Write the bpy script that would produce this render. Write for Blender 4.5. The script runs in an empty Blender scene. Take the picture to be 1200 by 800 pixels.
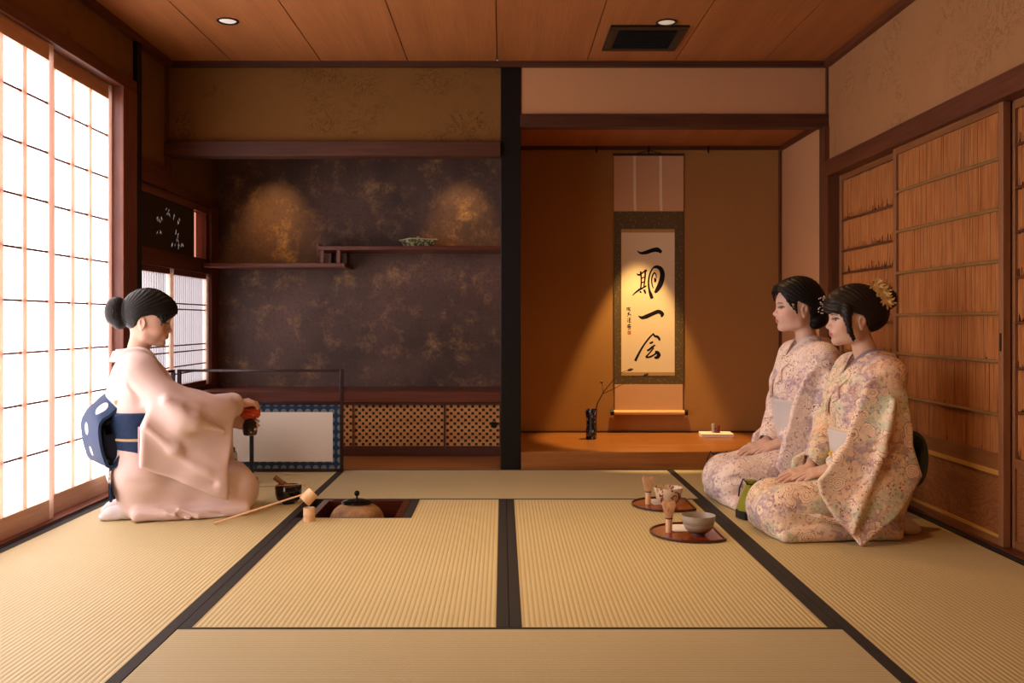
import bpy, math, random
import numpy as np
from mathutils import Vector, Matrix
random.seed(7)
PI = math.pi
C = bpy.context.scene.collection
F_PX, CAM_H, VX, VY = 1096.0, 0.8825, 589.0, 376.0      # focal length (px of a 1200 wide frame), eye height, vanishing point

def at(x, y, Y):
    """the point at depth Y seen at picture position x, y"""
    return Vector(((x - VX) * Y / F_PX, Y, CAM_H + (VY - y) * Y / F_PX))
def floor_at(x, y, z=0.0):
    Y = F_PX * (CAM_H - z) / (y - VY)
    return Vector(((x - VX) * Y / F_PX, Y, z))

# ------------------------------------------------------------------ objects
WPOS = {}
def tag(o, label=None, cat=None, group=None, kind=None):
    if label: o['label'] = label
    if cat: o['category'] = cat
    if group: o['group'] = group
    if kind: o['kind'] = kind
    return o
def thing(name, label, cat, loc=(0, 0, 0), group=None, kind=None):
    o = bpy.data.objects.new(name, None); C.objects.link(o)
    o.empty_display_size = 0.05
    o.location = loc; WPOS[o.name] = Vector(loc)
    return tag(o, label, cat, group, kind)
def copy_tree(o, parent=None):
    c = o.copy(); C.objects.link(c)
    if parent is not None: c.parent = parent
    for ch in list(o.children): copy_tree(ch, c)
    return c

class MB:
    def __init__(s): s.v = []; s.f = []
    def add(s, vs, fs):
        b = len(s.v); s.v.extend([tuple(p) for p in vs]); s.f.extend([tuple(b + i for i in q) for q in fs]); return s
    def box(s, x0, x1, y0, y1, z0, z1):
        x0, x1 = sorted((x0, x1)); y0, y1 = sorted((y0, y1)); z0, z1 = sorted((z0, z1))
        return s.add([(x0,y0,z0),(x1,y0,z0),(x1,y1,z0),(x0,y1,z0),(x0,y0,z1),(x1,y0,z1),(x1,y1,z1),(x0,y1,z1)],
                     [(3,2,1,0),(4,5,6,7),(0,1,5,4),(1,2,6,5),(2,3,7,6),(3,0,4,7)])
    def obox(s, c, h, R=None):
        R = R or Matrix.Identity(3)
        c = Vector(c)
        vs = [c + R @ Vector((h[0]*i, h[1]*j, h[2]*k)) for k in (-1,1) for (i,j) in ((-1,-1),(1,-1),(1,1),(-1,1))]
        return s.add(vs, [(3,2,1,0),(4,5,6,7),(0,1,5,4),(1,2,6,5),(2,3,7,6),(3,0,4,7)])
    def prism(s, poly, z0, z1):
        n = len(poly)
        area = sum(poly[i][0]*poly[(i+1)%n][1]-poly[(i+1)%n][0]*poly[i][1] for i in range(n))
        if area < 0: poly = poly[::-1]
        vs = [(x,y,z0) for x,y in poly] + [(x,y,z1) for x,y in poly]
        return s.add(vs, [tuple(range(n-1,-1,-1)), tuple(range(n,2*n))] + [(i,(i+1)%n,n+(i+1)%n,n+i) for i in range(n)])
    def lathe(s, prof, c=(0,0,0), n=32, R=None, wob=None):
        vs = []; fs = []; c = Vector(c); m = len(prof)
        for r, z in prof:
            for k in range(n):
                a = 2*PI*k/n; rr = r*(wob(a, z) if wob else 1)
                p = Vector((rr*math.cos(a), rr*math.sin(a), z))
                vs.append(c + (R @ p if R else p))
        for j in range(m-1):
            for k in range(n):
                k2 = (k+1) % n
                fs.append((j*n+k, j*n+k2, (j+1)*n+k2, (j+1)*n+k))
        if prof[0][0] > 1e-6: fs.append(tuple(range(n-1,-1,-1)))
        if prof[-1][0] > 1e-6: fs.append(tuple((m-1)*n+k for k in range(n)))
        return s.add(vs, fs)
    def tube(s, pts, r, n=10):
        pts = [Vector(p) for p in pts]; m = len(pts)
        rs = r if isinstance(r, (list, tuple)) else [r]*m
        vs = []; fs = []; up = None
        for i, p in enumerate(pts):
            t = (pts[min(i+1,m-1)] - pts[max(i-1,0)]).normalized()
            if up is None: up = Vector((0,0,1)) if abs(t.z) < .9 else Vector((1,0,0))
            u = (up - t*up.dot(t)).normalized(); w = t.cross(u); up = u
            for k in range(n):
                a = 2*PI*k/n
                vs.append(p + (u*math.cos(a) + w*math.sin(a))*rs[i])
        for j in range(m-1):
            for k in range(n):
                k2 = (k+1) % n
                fs.append((j*n+k, j*n+k2, (j+1)*n+k2, (j+1)*n+k))
        fs.append(tuple(range(n-1,-1,-1))); fs.append(tuple((m-1)*n+k for k in range(n)))
        return s.add(vs, fs)
    def ribbon(s, pts, ws, o, e1, e2, nrm, t=0.0006, shift=0.0):
        """a flat brush stroke of varying width with a little thickness in the plane o, e1, e2"""
        m = len(pts); L = []; Rr = []
        for i in range(m):
            a = pts[max(i-1,0)]; b = pts[min(i+1,m-1)]
            dx, dy = b[0]-a[0], b[1]-a[1]; d = math.hypot(dx,dy) or 1
            nx, ny = -dy/d, dx/d; w = ws[i]/2
            L.append((pts[i][0]+nx*w, pts[i][1]+ny*w)); Rr.append((pts[i][0]-nx*w, pts[i][1]-ny*w))
        P = lambda q, h: o + e1*q[0] + e2*q[1] + nrm*h
        vs = []
        for i in range(m): vs += [P(L[i], shift), P(Rr[i], shift), P(Rr[i], shift+t), P(L[i], shift+t)]
        fs = [(0,1,2,3), (4*m-1,4*m-2,4*m-3,4*m-4)]
        for i in range(m-1):
            for k in range(4): fs.append((4*i+k, 4*i+(k+1)%4, 4*i+4+(k+1)%4, 4*i+4+k))
        return s.add(vs, fs)
    def build(s, name, m, parent=None, smooth=False, bevel=0.0, label=None, cat=None, group=None, kind=None, origin=None, seg=2, flat_angle=40, recalc=True):
        me = bpy.data.meshes.new(name)
        V = np.array(s.v, dtype=float)
        if parent is not None: org = WPOS[parent.name]
        elif origin is not None: org = Vector(origin)
        else:
            lo, hi = V.min(0), V.max(0)
            org = Vector(((lo[0]+hi[0])/2, (lo[1]+hi[1])/2, lo[2]))
        V = V - np.array(org)
        me.from_pydata(V.tolist(), [], s.f); me.update()
        if recalc:
            import bmesh
            bm = bmesh.new(); bm.from_mesh(me); bmesh.ops.recalc_face_normals(bm, faces=bm.faces[:]); bm.to_mesh(me); bm.free()
        o = bpy.data.objects.new(name, me); C.objects.link(o)
        me.materials.append(m)
        if smooth:
            me.polygons.foreach_set('use_smooth', [True]*len(me.polygons))
            if flat_angle: me.set_sharp_from_angle(angle=math.radians(flat_angle))
        if bevel:
            b = o.modifiers.new('bevel', 'BEVEL'); b.width = bevel; b.segments = seg; b.limit_method = 'ANGLE'; b.angle_limit = math.radians(40)
        if parent is not None: o.parent = parent
        else: o.location = org
        WPOS[o.name] = org
        return tag(o, label, cat, group, kind)

# ------------------------------------------------------------------ materials
class N:
    """a small wrapper that writes shader graphs"""
    def __init__(s, name, rough=0.5, spec=0.5):
        s.m = bpy.data.materials.new(name); s.m.use_nodes = True
        s.nt = s.m.node_tree; s.b = s.nt.nodes['Principled BSDF']
        s.b.inputs['Roughness'].default_value = rough
        s.b.inputs['Specular IOR Level'].default_value = spec
    def n(s, t, **kw):
        x = s.nt.nodes.new(t)
        for k, v in kw.items():
            if k.startswith('i_'): x.inputs[k[2:].replace('_', ' ')].default_value = v
            else: setattr(x, k, v)
        return x
    def l(s, a, b): s.nt.links.new(a, b); return s
    def val(s, inp, v):
        if hasattr(v, 'links') or hasattr(v, 'is_linked'): s.l(v, inp)
        else: inp.default_value = v
    def math(s, op, a, b=None, clamp=False):
        x = s.n('ShaderNodeMath', operation=op); x.use_clamp = clamp
        s.val(x.inputs[0], a)
        if b is not None: s.val(x.inputs[1], b)
        return x.outputs[0]
    def coord(s, scale=(1,1,1), loc=(0,0,0), rot=(0,0,0), kind='Object'):
        t = s.n('ShaderNodeTexCoord'); mp = s.n('ShaderNodeMapping')
        mp.inputs['Scale'].default_value = scale; mp.inputs['Location'].default_value = loc; mp.inputs['Rotation'].default_value = rot
        s.l(t.outputs[kind], mp.inputs['Vector']); return mp.outputs[0]
    def sep(s, v):
        x = s.n('ShaderNodeSeparateXYZ'); s.l(v, x.inputs[0]); return x.outputs
    def noise(s, vec, scale=5, detail=4, rough=.55, dist=0.0, out='Fac'):
        x = s.n('ShaderNodeTexNoise'); x.inputs['Scale'].default_value = scale; x.inputs['Detail'].default_value = detail
        x.inputs['Roughness'].default_value = rough; x.inputs['Distortion'].default_value = dist
        s.l(vec, x.inputs['Vector']); return x.outputs[out]
    def voro(s, vec, scale=5, feature='F1', out='Distance', rnd=1.0):
        x = s.n('ShaderNodeTexVoronoi', feature=feature); x.inputs['Scale'].default_value = scale
        x.inputs['Randomness'].default_value = rnd
        s.l(vec, x.inputs['Vector']); return x.outputs[out]
    def ramp(s, fac, stops, interp='LINEAR'):
        x = s.n('ShaderNodeValToRGB'); x.color_ramp.interpolation = interp
        el = x.color_ramp.elements
        while len(el) > 1: el.remove(el[-1])
        for i, (p, c) in enumerate(stops):
            e = el[0] if i == 0 else el.new(p)
            e.position = p; e.color = (c if isinstance(c, (tuple, list)) else (c, c, c))[:3] + (1,) if isinstance(c, (tuple, list)) else (c, c, c, 1)
        s.l(fac, x.inputs[0]); return x.outputs[0]
    def mix(s, fac, a, b, mode='MIX'):
        x = s.n('ShaderNodeMix', data_type='RGBA', blend_type=mode)
        s.val(x.inputs[0], fac)
        for inp, c in ((x.inputs[6], a), (x.inputs[7], b)):
            if isinstance(c, (tuple, list)): inp.default_value = tuple(c[:3]) + (1,)
            else: s.l(c, inp)
        return x.outputs[2]
    def color(s, c):
        if isinstance(c, (tuple, list)): s.b.inputs['Base Color'].default_value = tuple(c[:3]) + (1,)
        else: s.l(c, s.b.inputs['Base Color'])
        return s
    def bump(s, h, strength=.3, dist=.002):
        x = s.n('ShaderNodeBump'); x.inputs['Strength'].default_value = strength; x.inputs['Distance'].default_value = dist
        s.l(h, x.inputs['Height']); s.l(x.outputs[0], s.b.inputs['Normal']); return s
def hexc(h):
    h = h.lstrip('#'); c = [int(h[i:i+2], 16)/255 for i in (0,2,4)]
    return tuple(x/12.92 if x <= .04045 else ((x+.055)/1.055)**2.4 for x in c)

def plain(name, c, rough=.5, spec=.5, metal=0, var=.06, scale=30):
    g = N(name, rough, spec); v = g.coord()
    f = g.noise(v, scale, 3)
    g.color(g.mix(f, tuple(x*(1-var) for x in c), tuple(min(1, x*(1+var)) for x in c)))
    g.b.inputs['Metallic'].default_value = metal
    return g.m
def wood(name, c1, c2, axis='X', rough=.45, fine=60, spec=.4, big=3.0, bump=.15):
    g = N(name, rough, spec)
    st = {'X': (.06,1,1), 'Y': (1,.06,1), 'Z': (1,1,.06)}[axis]
    v = g.coord(scale=st)
    a = g.noise(v, fine, 4, .6); b = g.noise(v, big*6, 3, .5, .6)
    f = g.math('ADD', g.math('MULTIPLY', a, .55), g.math('MULTIPLY', b, .45))
    g.color(g.ramp(f, [(.32, c1), (.68, c2)])); g.bump(a, bump, .001)
    return g.m
def bloom_glow(m, c, f):
    """lens glow around the bright paper, put into the wood as translucency"""
    nt = m.node_tree; o = nt.nodes['Material Output']; t = nt.nodes.new('ShaderNodeBsdfTranslucent'); t.inputs[0].default_value = tuple(c)+(1,)
    x = nt.nodes.new('ShaderNodeMixShader'); x.inputs[0].default_value = f
    nt.links.new(nt.nodes['Principled BSDF'].outputs[0], x.inputs[1]); nt.links.new(t.outputs[0], x.inputs[2]); nt.links.new(x.outputs[0], o.inputs[0]); return m
def plaster(name, c, dark, straw=.6, rough=.95):
    g = N(name, rough, .1); v = g.coord()
    base = g.mix(g.noise(v, 3, 4), tuple(x*.93 for x in c), tuple(min(1, x*1.06) for x in c))
    base = g.mix(g.math('MULTIPLY', g.noise(v, 160, 2), .25), base, tuple(x*.6 for x in c))
    if straw:
        w = g.noise(v, 9, 5, .7, 2.2)
        rid = g.math('ABSOLUTE', g.math('SUBTRACT', w, .5))
        line = g.ramp(rid, [(0, 1.0), (.012, .7), (.03, 0.0)])
        zone = g.ramp(g.noise(g.coord(scale=(1,1,1), loc=(3,1,5)), 2.2, 3, .6), [(.50, 0.0), (.63, 1.0)])
        k = g.math('MULTIPLY', g.math('MULTIPLY', line, zone), straw)
        base = g.mix(k, base, dark)
        g.bump(g.math('ADD', g.noise(v, 90, 3), g.math('MULTIPLY', k, -.8)), .35, .003)
    else: g.bump(g.noise(v, 140, 3), .2, .002)
    g.color(base); return g.m
def tatami(name, axis):
    g = N(name, .62, .35); v = g.coord()
    X, Y, Z = g.sep(v)
    across, along = (X, Y) if axis == 'Y' else (Y, X)
    st = g.math('SINE', g.math('MULTIPLY', across, 2*PI/.0158))
    rib = g.math('ADD', g.math('MULTIPLY', st, .5), .5)
    cell = g.math('SINE', g.math('MULTIPLY', along, 2*PI/.005))
    strand = g.noise(g.coord(scale=(1,12,1) if axis == 'Y' else (12,1,1)), 40, 3)
    big = g.noise(v, 1.7, 3)
    base = g.mix(big, (.55,.44,.215), (.62,.52,.285)) if axis == 'Y' else g.mix(big, (.46,.385,.215), (.51,.43,.26))  # crossways mats are darker: their weaker sheen is put into the colour
    base = g.mix(g.math('MULTIPLY', g.ramp(rib, [(0, 1.0), (.28, 0.0)]), .42), base, (.27,.20,.09))
    base = g.mix(g.math('MULTIPLY', strand, .28), base, (.36,.28,.13))
    g.color(base)
    h = g.math('ADD', g.math('POWER', rib, .5), g.math('MULTIPLY', cell, .12))
    g.bump(h, .55, .0022)
    return g.m
def emit(name, c, strength, base=(.8,.8,.8)):
    g = N(name, .8, .1); g.color(base)
    g.b.inputs['Emission Color'].default_value = tuple(c) + (1,)
    g.b.inputs['Emission Strength'].default_value = strength
    return g.m
# ================================================================== the room
EXPO = 0.0
M = {}
M['dark_wood'] = wood('dark stained wood', hexc('3a1d12'), hexc('57301d'), 'X', .5)
M['dark_wood_y'] = wood('dark stained wood lengthways', hexc('4a2514'), hexc('6e3c22'), 'Y', .5)
M['dark_wood_z'] = wood('dark stained wood upright', hexc('4c2a18'), hexc('6b4028'), 'Z', .5)
M['red_wood'] = wood('red brown wood', hexc('4a2418'), hexc('743c2a'), 'X', .35)
M['red_wood_z'] = wood('red brown wood upright', hexc('5a2f24'), hexc('84503f'), 'Z', .4)
M['red_wood_y'] = wood('red brown wood lengthways', hexc('5a2a1c'), hexc('8a4c36'), 'Y', .35)
M['board'] = wood('honey alcove board', hexc('7f4a22'), hexc('a56c38'), 'X', .28, 40)
M['pine_z'] = wood('pale cedar upright', hexc('dcbba6'), hexc('eed5c4'), 'Z', .5)
M['pine_y'] = wood('pale cedar lengthways', hexc('b98a6c'), hexc('d3a98c'), 'Y', .5)
bloom_glow(M['pine_z'], (.85,.64,.53), .19)  # imitates lens glow on the wood in front of the bright paper
M['door_z'] = wood('door cedar upright', hexc('7d5032'), hexc('9c6a42'), 'Z', .5)
M['door_y'] = wood('door cedar lengthways', hexc('734626'), hexc('946034'), 'Y', .5)
M['gold_wood'] = wood('golden bare wood', hexc('b5823a'), hexc('d09c4c'), 'Y', .45)
M['bamboo_y'] = wood('split bamboo rail', hexc('7a5a36'), hexc('987444'), 'Y', .4)
M['black_lac'] = plain('black lacquered timber', (.006,.0055,.005), .42, .25)
M['black_cloth'] = plain('black cloth', (.018,.016,.015), .85, .2)
M['plaster_l'] = plaster('ochre earth plaster', hexc('7d5a30'), hexc('2e1d0c'), .7)
M['plaster_r'] = plaster('straw flecked plaster', hexc('a87a50'), hexc('4e3218'), .45)
M['plaster_pink'] = plaster('smooth sand plaster', hexc('c8966c'), (0,0,0), 0)
M['plaster_toko'] = plaster('tan sand plaster', hexc('a67a48'), (0,0,0), 0)
M['paper'] = emit('shoji paper', (1.0, .93, .95), 5.2)
M['gap_glow'] = emit('salmon glow for daylit wood', (1.0, .36, .24), 1.0)  # salmon glow stands in for red wood lit by daylight

def ceiling_mat():
    g = N('cedar ceiling boards', .5, .3)
    v = g.coord(); X, Y, Z = g.sep(v)
    a = g.noise(g.coord(scale=(1,.02,1)), 120, 3, .6); b = g.noise(g.coord(scale=(1,.05,1)), 9, 3, .5, .4)
    f = g.math('ADD', g.math('MULTIPLY', a, .5), g.math('MULTIPLY', b, .5))
    g.color(g.ramp(f, [(.3, hexc('8c542b')), (.7, hexc('b07242'))])); g.bump(a, .15, .001)
    return g.m
M['ceil'] = ceiling_mat()
def cloudy_mat():
    g = N('dark cloudy gilt wall paper', .55, .35); v = g.coord()
    warp = g.noise(v, 2.3, 3, .5, out='Color')
    mx = g.n('ShaderNodeMix', data_type='RGBA'); mx.inputs[0].default_value = .12
    g.l(v, mx.inputs[6]); g.l(warp, mx.inputs[7]); w = mx.outputs[2]
    f1 = g.noise(w, 7.5, 8, .68); f2 = g.noise(w, 2.2, 3, .5); f3 = g.noise(v, 55, 4, .7)
    base = g.mix(g.ramp(f2, [(.35, 0.0), (.65, 1.0)]), hexc('4a3833'), hexc('6a5048'))
    k = g.ramp(f1, [(.50, 0.0), (.60, .30), (.72, .85)])
    base = g.mix(g.math('MULTIPLY', k, g.ramp(f3, [(.3, .45), (.6, 1.0)])), base, hexc('b08a5c'))
    base = g.mix(g.math('MULTIPLY', g.ramp(f3, [(.35, 1.0), (.5, 0.0)]), .4), base, hexc('33231d'))
    g.color(base); g.bump(f3, .15, .001); return g.m
M['cloudy'] = cloudy_mat()

B = lambda *b: MB().box(*b)
FRONT = -0.6                       # the room runs on past the camera to here
CEIL = 2.42
RX, LX, BY = 1.935, -1.985, 5.557  # right wall, left wall, front plane of the alcoves
WALLY = 6.53                       # back wall of both alcoves

# ---- floor slab with the hearth pit left open
fl = MB()
HX0, HX1, HY0, HY1 = -.885, -.450, 4.192, 4.622
fl.box(-2.3, HX0, FRONT, 6.7, -.12, -.052); fl.box(HX1, 2.2, FRONT, 6.7, -.12, -.052)
fl.box(HX0, HX1, FRONT, HY0, -.12, -.052); fl.box(HX0, HX1, HY1, 6.7, -.12, -.052)
fl.build('floor', M['dark_wood'], kind='structure', label='dark floor boards under the tatami mats')

# ---- tatami mats
MT = {'Y': tatami('tatami rush lengthways', 'Y'), 'X': tatami('tatami rush crossways', 'X')}
def heri_mat():
    g = N('black brocade mat edging', .75, .25); v = g.coord()
    w = g.noise(v, 260, 2); q = g.noise(v, 12, 2)
    g.color(g.mix(w, (.012,.0105,.010), (.042,.035,.031))); g.bump(w, .3, .001); return g.m
M['heri'] = heri_mat()
def mat(x0, x1, y0, y1, axis, label, notch=None, heri=(1,1), hw=.036):
    g = .0015
    t = thing('tatami_mat', label, 'tatami mat', ((x0+x1)/2, (y0+y1)/2, -.05), 'tatami mats of the room')
    x0 += g; x1 -= g; y0 += g; y1 -= g
    poly = [(x0,y0),(x1,y0),(x1,y1),(x0,y1)]
    if notch:
        nx, ny = notch; poly = [(x0,y0),(x1,y0),(x1,y1),(nx,y1),(nx,ny),(x0,ny)]
    MB().prism(poly, -.05, 0).build('rush_cover', MT[axis], t)
    e = .0012
    if axis == 'Y':
        if heri[0]: B(x0-.0004, x0+hw, y0, (notch[1] if notch else y1), -.05, e).build('cloth_border', M['heri'], t)
        if heri[1]: B(x1-hw, x1+.0004, y0, y1, -.05, e).build('cloth_border', M['heri'], t)
    else:
        if heri[0]: B(x0, x1, y0-.0004, y0+hw*.9, -.05, e).build('cloth_border', M['heri'], t)
        if heri[1]: B(x0, x1, y1-hw*.9, y1+.0004, -.05, e).build('cloth_border', M['heri'], t)
    return t
XL0, XL1, XC, XR0, XR1 = -1.945, -.933, .0185, .974, 1.915
Y0, Y1, Y2, Y3 = 5.552, 4.627, 2.694, 1.739
mat(XL0, XL1, 3.65, Y0, 'Y', 'tatami mat under the tea host in the pale kimono')
mat(XL0, XL1, 1.74, 3.65, 'Y', 'empty tatami mat along the paper windows in front of the host')
mat(XR0, XR1, 3.69, Y0, 'Y', 'tatami mat under the two guests in flowered kimono')
mat(XR0, XR1, 1.78, 3.69, 'Y', 'empty tatami mat beside the reed doors in front of the guests')
mat(XL1, XR0, Y1, Y0, 'X', 'crosswise tatami mat against the alcove step, behind the kettle', hw=.016)
mat(XL1, XC, Y2, Y1, 'Y', 'tatami mat with the sunken hearth cut into its corner', notch=(HX1+.0412, HY0-.001))
mat(XC, XR0, Y2, Y1, 'Y', 'tatami mat carrying the two half round tea trays')
mat(XL1, XR0, Y3, Y2, 'X', 'crosswise tatami mat nearest the viewer, its duller sheen put into the colour', hw=.016)

# ---- sunken hearth: frame and pit
hf = thing('hearth', 'sunken square hearth with dark red lacquer frame in the tatami', 'hearth', ((HX0+HX1)/2, (HY0+HY1)/2, -.36))
M['lac_red'] = wood('dark red lacquer frame', hexc('2e120b'), hexc('57281a'), 'X', .18, 50, .6)
fr = MB(); w = .036
fr.box(HX0+.002, HX1-.002, HY1-w, HY1-.002, -.075, .001); fr.box(HX0+.002, HX1-.002, HY0+.002, HY0+w*.5, -.075, -.002)
fr.box(HX0+.002, HX0+w, HY0+w*.5, HY1-w, -.075, .001); fr.box(HX1-w, HX1-.002, HY0+w*.5, HY1-w, -.075, .001)
fr.build('hearth_frame', M['lac_red'], hf, bevel=.002)
pit = MB()
pit.box(HX0+.004, HX1-.004, HY0+.004, HY1-.004, -.36, -.34)
pit.box(HX0+.004, HX0+.02, HY0+.004, HY1-.004, -.34, -.075); pit.box(HX1-.02, HX1-.004, HY0+.004, HY1-.004, -.34, -.075)
pit.box(HX0+.02, HX1-.02, HY0+.004, HY0+.02, -.34, -.075); pit.box(HX0+.02, HX1-.02, HY1-.02, HY1-.004, -.34, -.075)
pit.build('hearth_pit', plain('dark clay', (.05,.03,.02), .9), hf)
ash = MB(); ash.lathe([(0,-.28),(.10,-.275),(.17,-.25),(.18,-.34)], ((HX0+HX1)/2, (HY0+HY1)/2, 0), 32)
ash.build('ash_bed', plain('grey ash', (.35,.32,.29), .95), hf, smooth=True)
HXB = HX1 + .040
B(HX1+.001, HXB, HY0, HY1+.003, -.05, .0022).build('hearth_edging', M['heri'], hf, label='black cloth edging beside the hearth')

# ---- ceiling: boards with thin gaps
CX = [-2.45, -1.604, -1.075, -.562, -.032, .500, 1.018, 1.54, 2.2]
cl = MB()
for a, b in zip(CX[:-1], CX[1:]): cl.box(a+.003, b-.003, FRONT, BY+.02, CEIL, CEIL+.02)
cl.box(-2.45, 2.2, FRONT, BY+.02, CEIL+.02, CEIL+.06)
cl.build('ceiling', M['ceil'], kind='structure', label='cedar board ceiling with dark seams')
B(-2.1, RX+.1, BY-.028, BY+.05, CEIL-.032, CEIL-.001).build('trim_1', M['dark_wood'], kind='structure', label='dark ceiling moulding over the alcoves')
B(LX-.03, LX+.035, FRONT, BY-.028, CEIL-.036, CEIL-.001).build('trim_2', M['dark_wood_y'], kind='structure', label='dark ceiling moulding above the paper windows')
B(RX-.035, RX+.03, FRONT, BY-.028, CEIL-.036, CEIL-.001).build('trim_3', M['dark_wood_y'], kind='structure', label='dark ceiling moulding above the reed doors')

# ---- black alcove pillar
B(-.012, .109, BY, BY+.125, -.052, CEIL-.001).build('trim_4', M['black_lac'], kind='structure', bevel=.004, label='square black lacquered pillar between the two alcoves')

# ---- left alcove (shelf alcove): upper wall, beam, end stile
B(-2.02, -.012, BY+.01, BY+.08, 1.94, CEIL-.02).build('wall_left_alcove', M['plaster_l'], kind='structure', label='ochre plaster band above the shelf alcove')
B(-2.02, -.012, BY-.035, BY+.085, 1.858, 1.945).build('trim_5', M['dark_wood'], kind='structure', bevel=.004, label='dark lintel beam of the shelf alcove')
B(-2.035, -1.985, BY-.03, BY+.06, 1.70, CEIL-.03).build('trim_6', M['dark_wood_z'], kind='structure', label='dark stile at the end of the lintel beam')
B(-2.2, .05, WALLY, WALLY+.08, -.05, 2.2).build('wall_back', M['cloudy'], kind='structure', label='dark cloudy brown and gold wall of the shelf alcove')
B(-2.2, .05, BY+.08, WALLY+.08, 2.16, 2.2).build('ceiling.001', M['dark_wood'], kind='structure', label='hidden soffit of the shelf alcove')
B(.02, .07, BY+.1, WALLY, -.05, 2.45).build('wall_divider', M['plaster_toko'], kind='structure', label='partition between the two alcoves')
B(-2.04, -.012, BY+.002, 6.14, -.05, .001).build('trim_7', M['board'], kind='structure', label='honey wood floor board before the lattice cabinet')

# ---- tokonoma
TX0, TX1 = .07, 1.945
B(.109, RX+.02, BY+.003, WALLY, -.05, .105).build('trim_8', M['board'], kind='structure', bevel=.003, label='thick honey wood floor of the scroll alcove')
B(.05, 2.1, WALLY, WALLY+.08, -.05, 2.45).build('wall_back_alcove', M['plaster_toko'], kind='structure', label='tan plaster wall behind the hanging scroll')
B(1.945, 2.02, BY+.04, WALLY+.01, .105, 2.45).build('wall_right_alcove', M['plaster_pink'], kind='structure', label='pale plaster end wall of the scroll alcove')
B(.05, 1.96, BY+.05, WALLY+.02, 2.10, 2.13).build('ceiling.002', M['ceil'], kind='structure', label='cedar ceiling of the scroll alcove')
B(.105, RX+.02, BY+.01, BY+.075, 2.105, CEIL-.02).build('wall_upper', M['plaster_pink'], kind='structure', label='pale plaster band above the scroll alcove')
B(.105, RX+.01, BY-.012, BY+.075, 2.033, 2.110).build('trim_9', M['dark_wood'], kind='structure', bevel=.003, label='brown lintel of the scroll alcove')
B(RX-.028, RX+.02, BY-.02, BY+.075, -.05, 2.034).build('trim_10', M['dark_wood_z'], kind='structure', label='brown post at the end of the scroll alcove')
B(RX-.014, RX+.02, BY-.008, BY+.075, 2.11, CEIL-.02).build('trim_11', M['dark_wood_z'], kind='structure', label='thin dark strip in the upper wall corner')
B(.109, 1.945, WALLY-.022, WALLY, 2.075, 2.10).build('trim_12', M['dark_wood'], kind='structure', label='dark scroll rail under the alcove ceiling')
B(1.927, 1.945, WALLY-.02, WALLY, .105, 2.08).build('trim_13', M['dark_wood_z'], kind='structure', label='dark corner strip at the back of the scroll alcove')
B(1.927, 1.945, BY+.08, WALLY-.02, 2.065, 2.10).build('trim_14', M['dark_wood_y'], kind='structure', label='dark strip along the end wall of the scroll alcove')
B(.109, 1.945, WALLY-.012, WALLY, .105, .117).build('baseboard_back', M['dark_wood'], kind='structure', label='thin dark strip along the foot of the alcove wall')

# ---- right wall
B(RX, RX+.10, FRONT, BY+.05, 1.82, CEIL).build('wall_right', M['plaster_r'], kind='structure', label='straw flecked plaster wall above the reed doors')
B(RX-.03, RX+.10, FRONT, BY-.02, 1.734, 1.828).build('trim_15', M['dark_wood_y'], kind='structure', bevel=.003, label='brown rail above the reed doors')
B(RX-.018, RX+.10, FRONT, BY-.02, -.05, .006).build('trim_16', M['dark_wood_y'], kind='structure', label='sill track under the reed doors')
B(XR1, RX-.018, FRONT, BY-.02, -.05, .003).build('trim_17', M['black_cloth'], kind='structure', label='black strip between mats and the reed doors')
B(RX-.028, RX+.10, BY-.075, BY-.02, -.05, 1.735).build('trim_18', M['dark_wood_z'], kind='structure', label='brown jamb behind the farthest reed door')
B(RX+.105, RX+.13, FRONT, BY+.05, -.05, CEIL).build('wall_right_outer', M['dark_wood_y'], kind='structure', label='dark boards behind the reed doors')
B(RX, RX+.10, FRONT, 1.5, -.05, 1.74).build('wall_right_near', M['plaster_r'], kind='structure', label='plaster wall near the viewer')
def reed_mat(name, c1, c2):
    g = N(name, .7, .12); v = g.coord(scale=(1,1,.03)); a = g.noise(v, 210, 2, .5)
    b = g.noise(g.coord(scale=(1,1,.4)), 14, 3)
    g.color(g.ramp(g.math('ADD', g.math('MULTIPLY', a, .7), g.math('MULTIPLY', b, .3)), [(.3, c1), (.7, c2)])); return g.m
M['reed'] = reed_mat('honey reeds', hexc('94552a'), hexc('c08248'))
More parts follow.
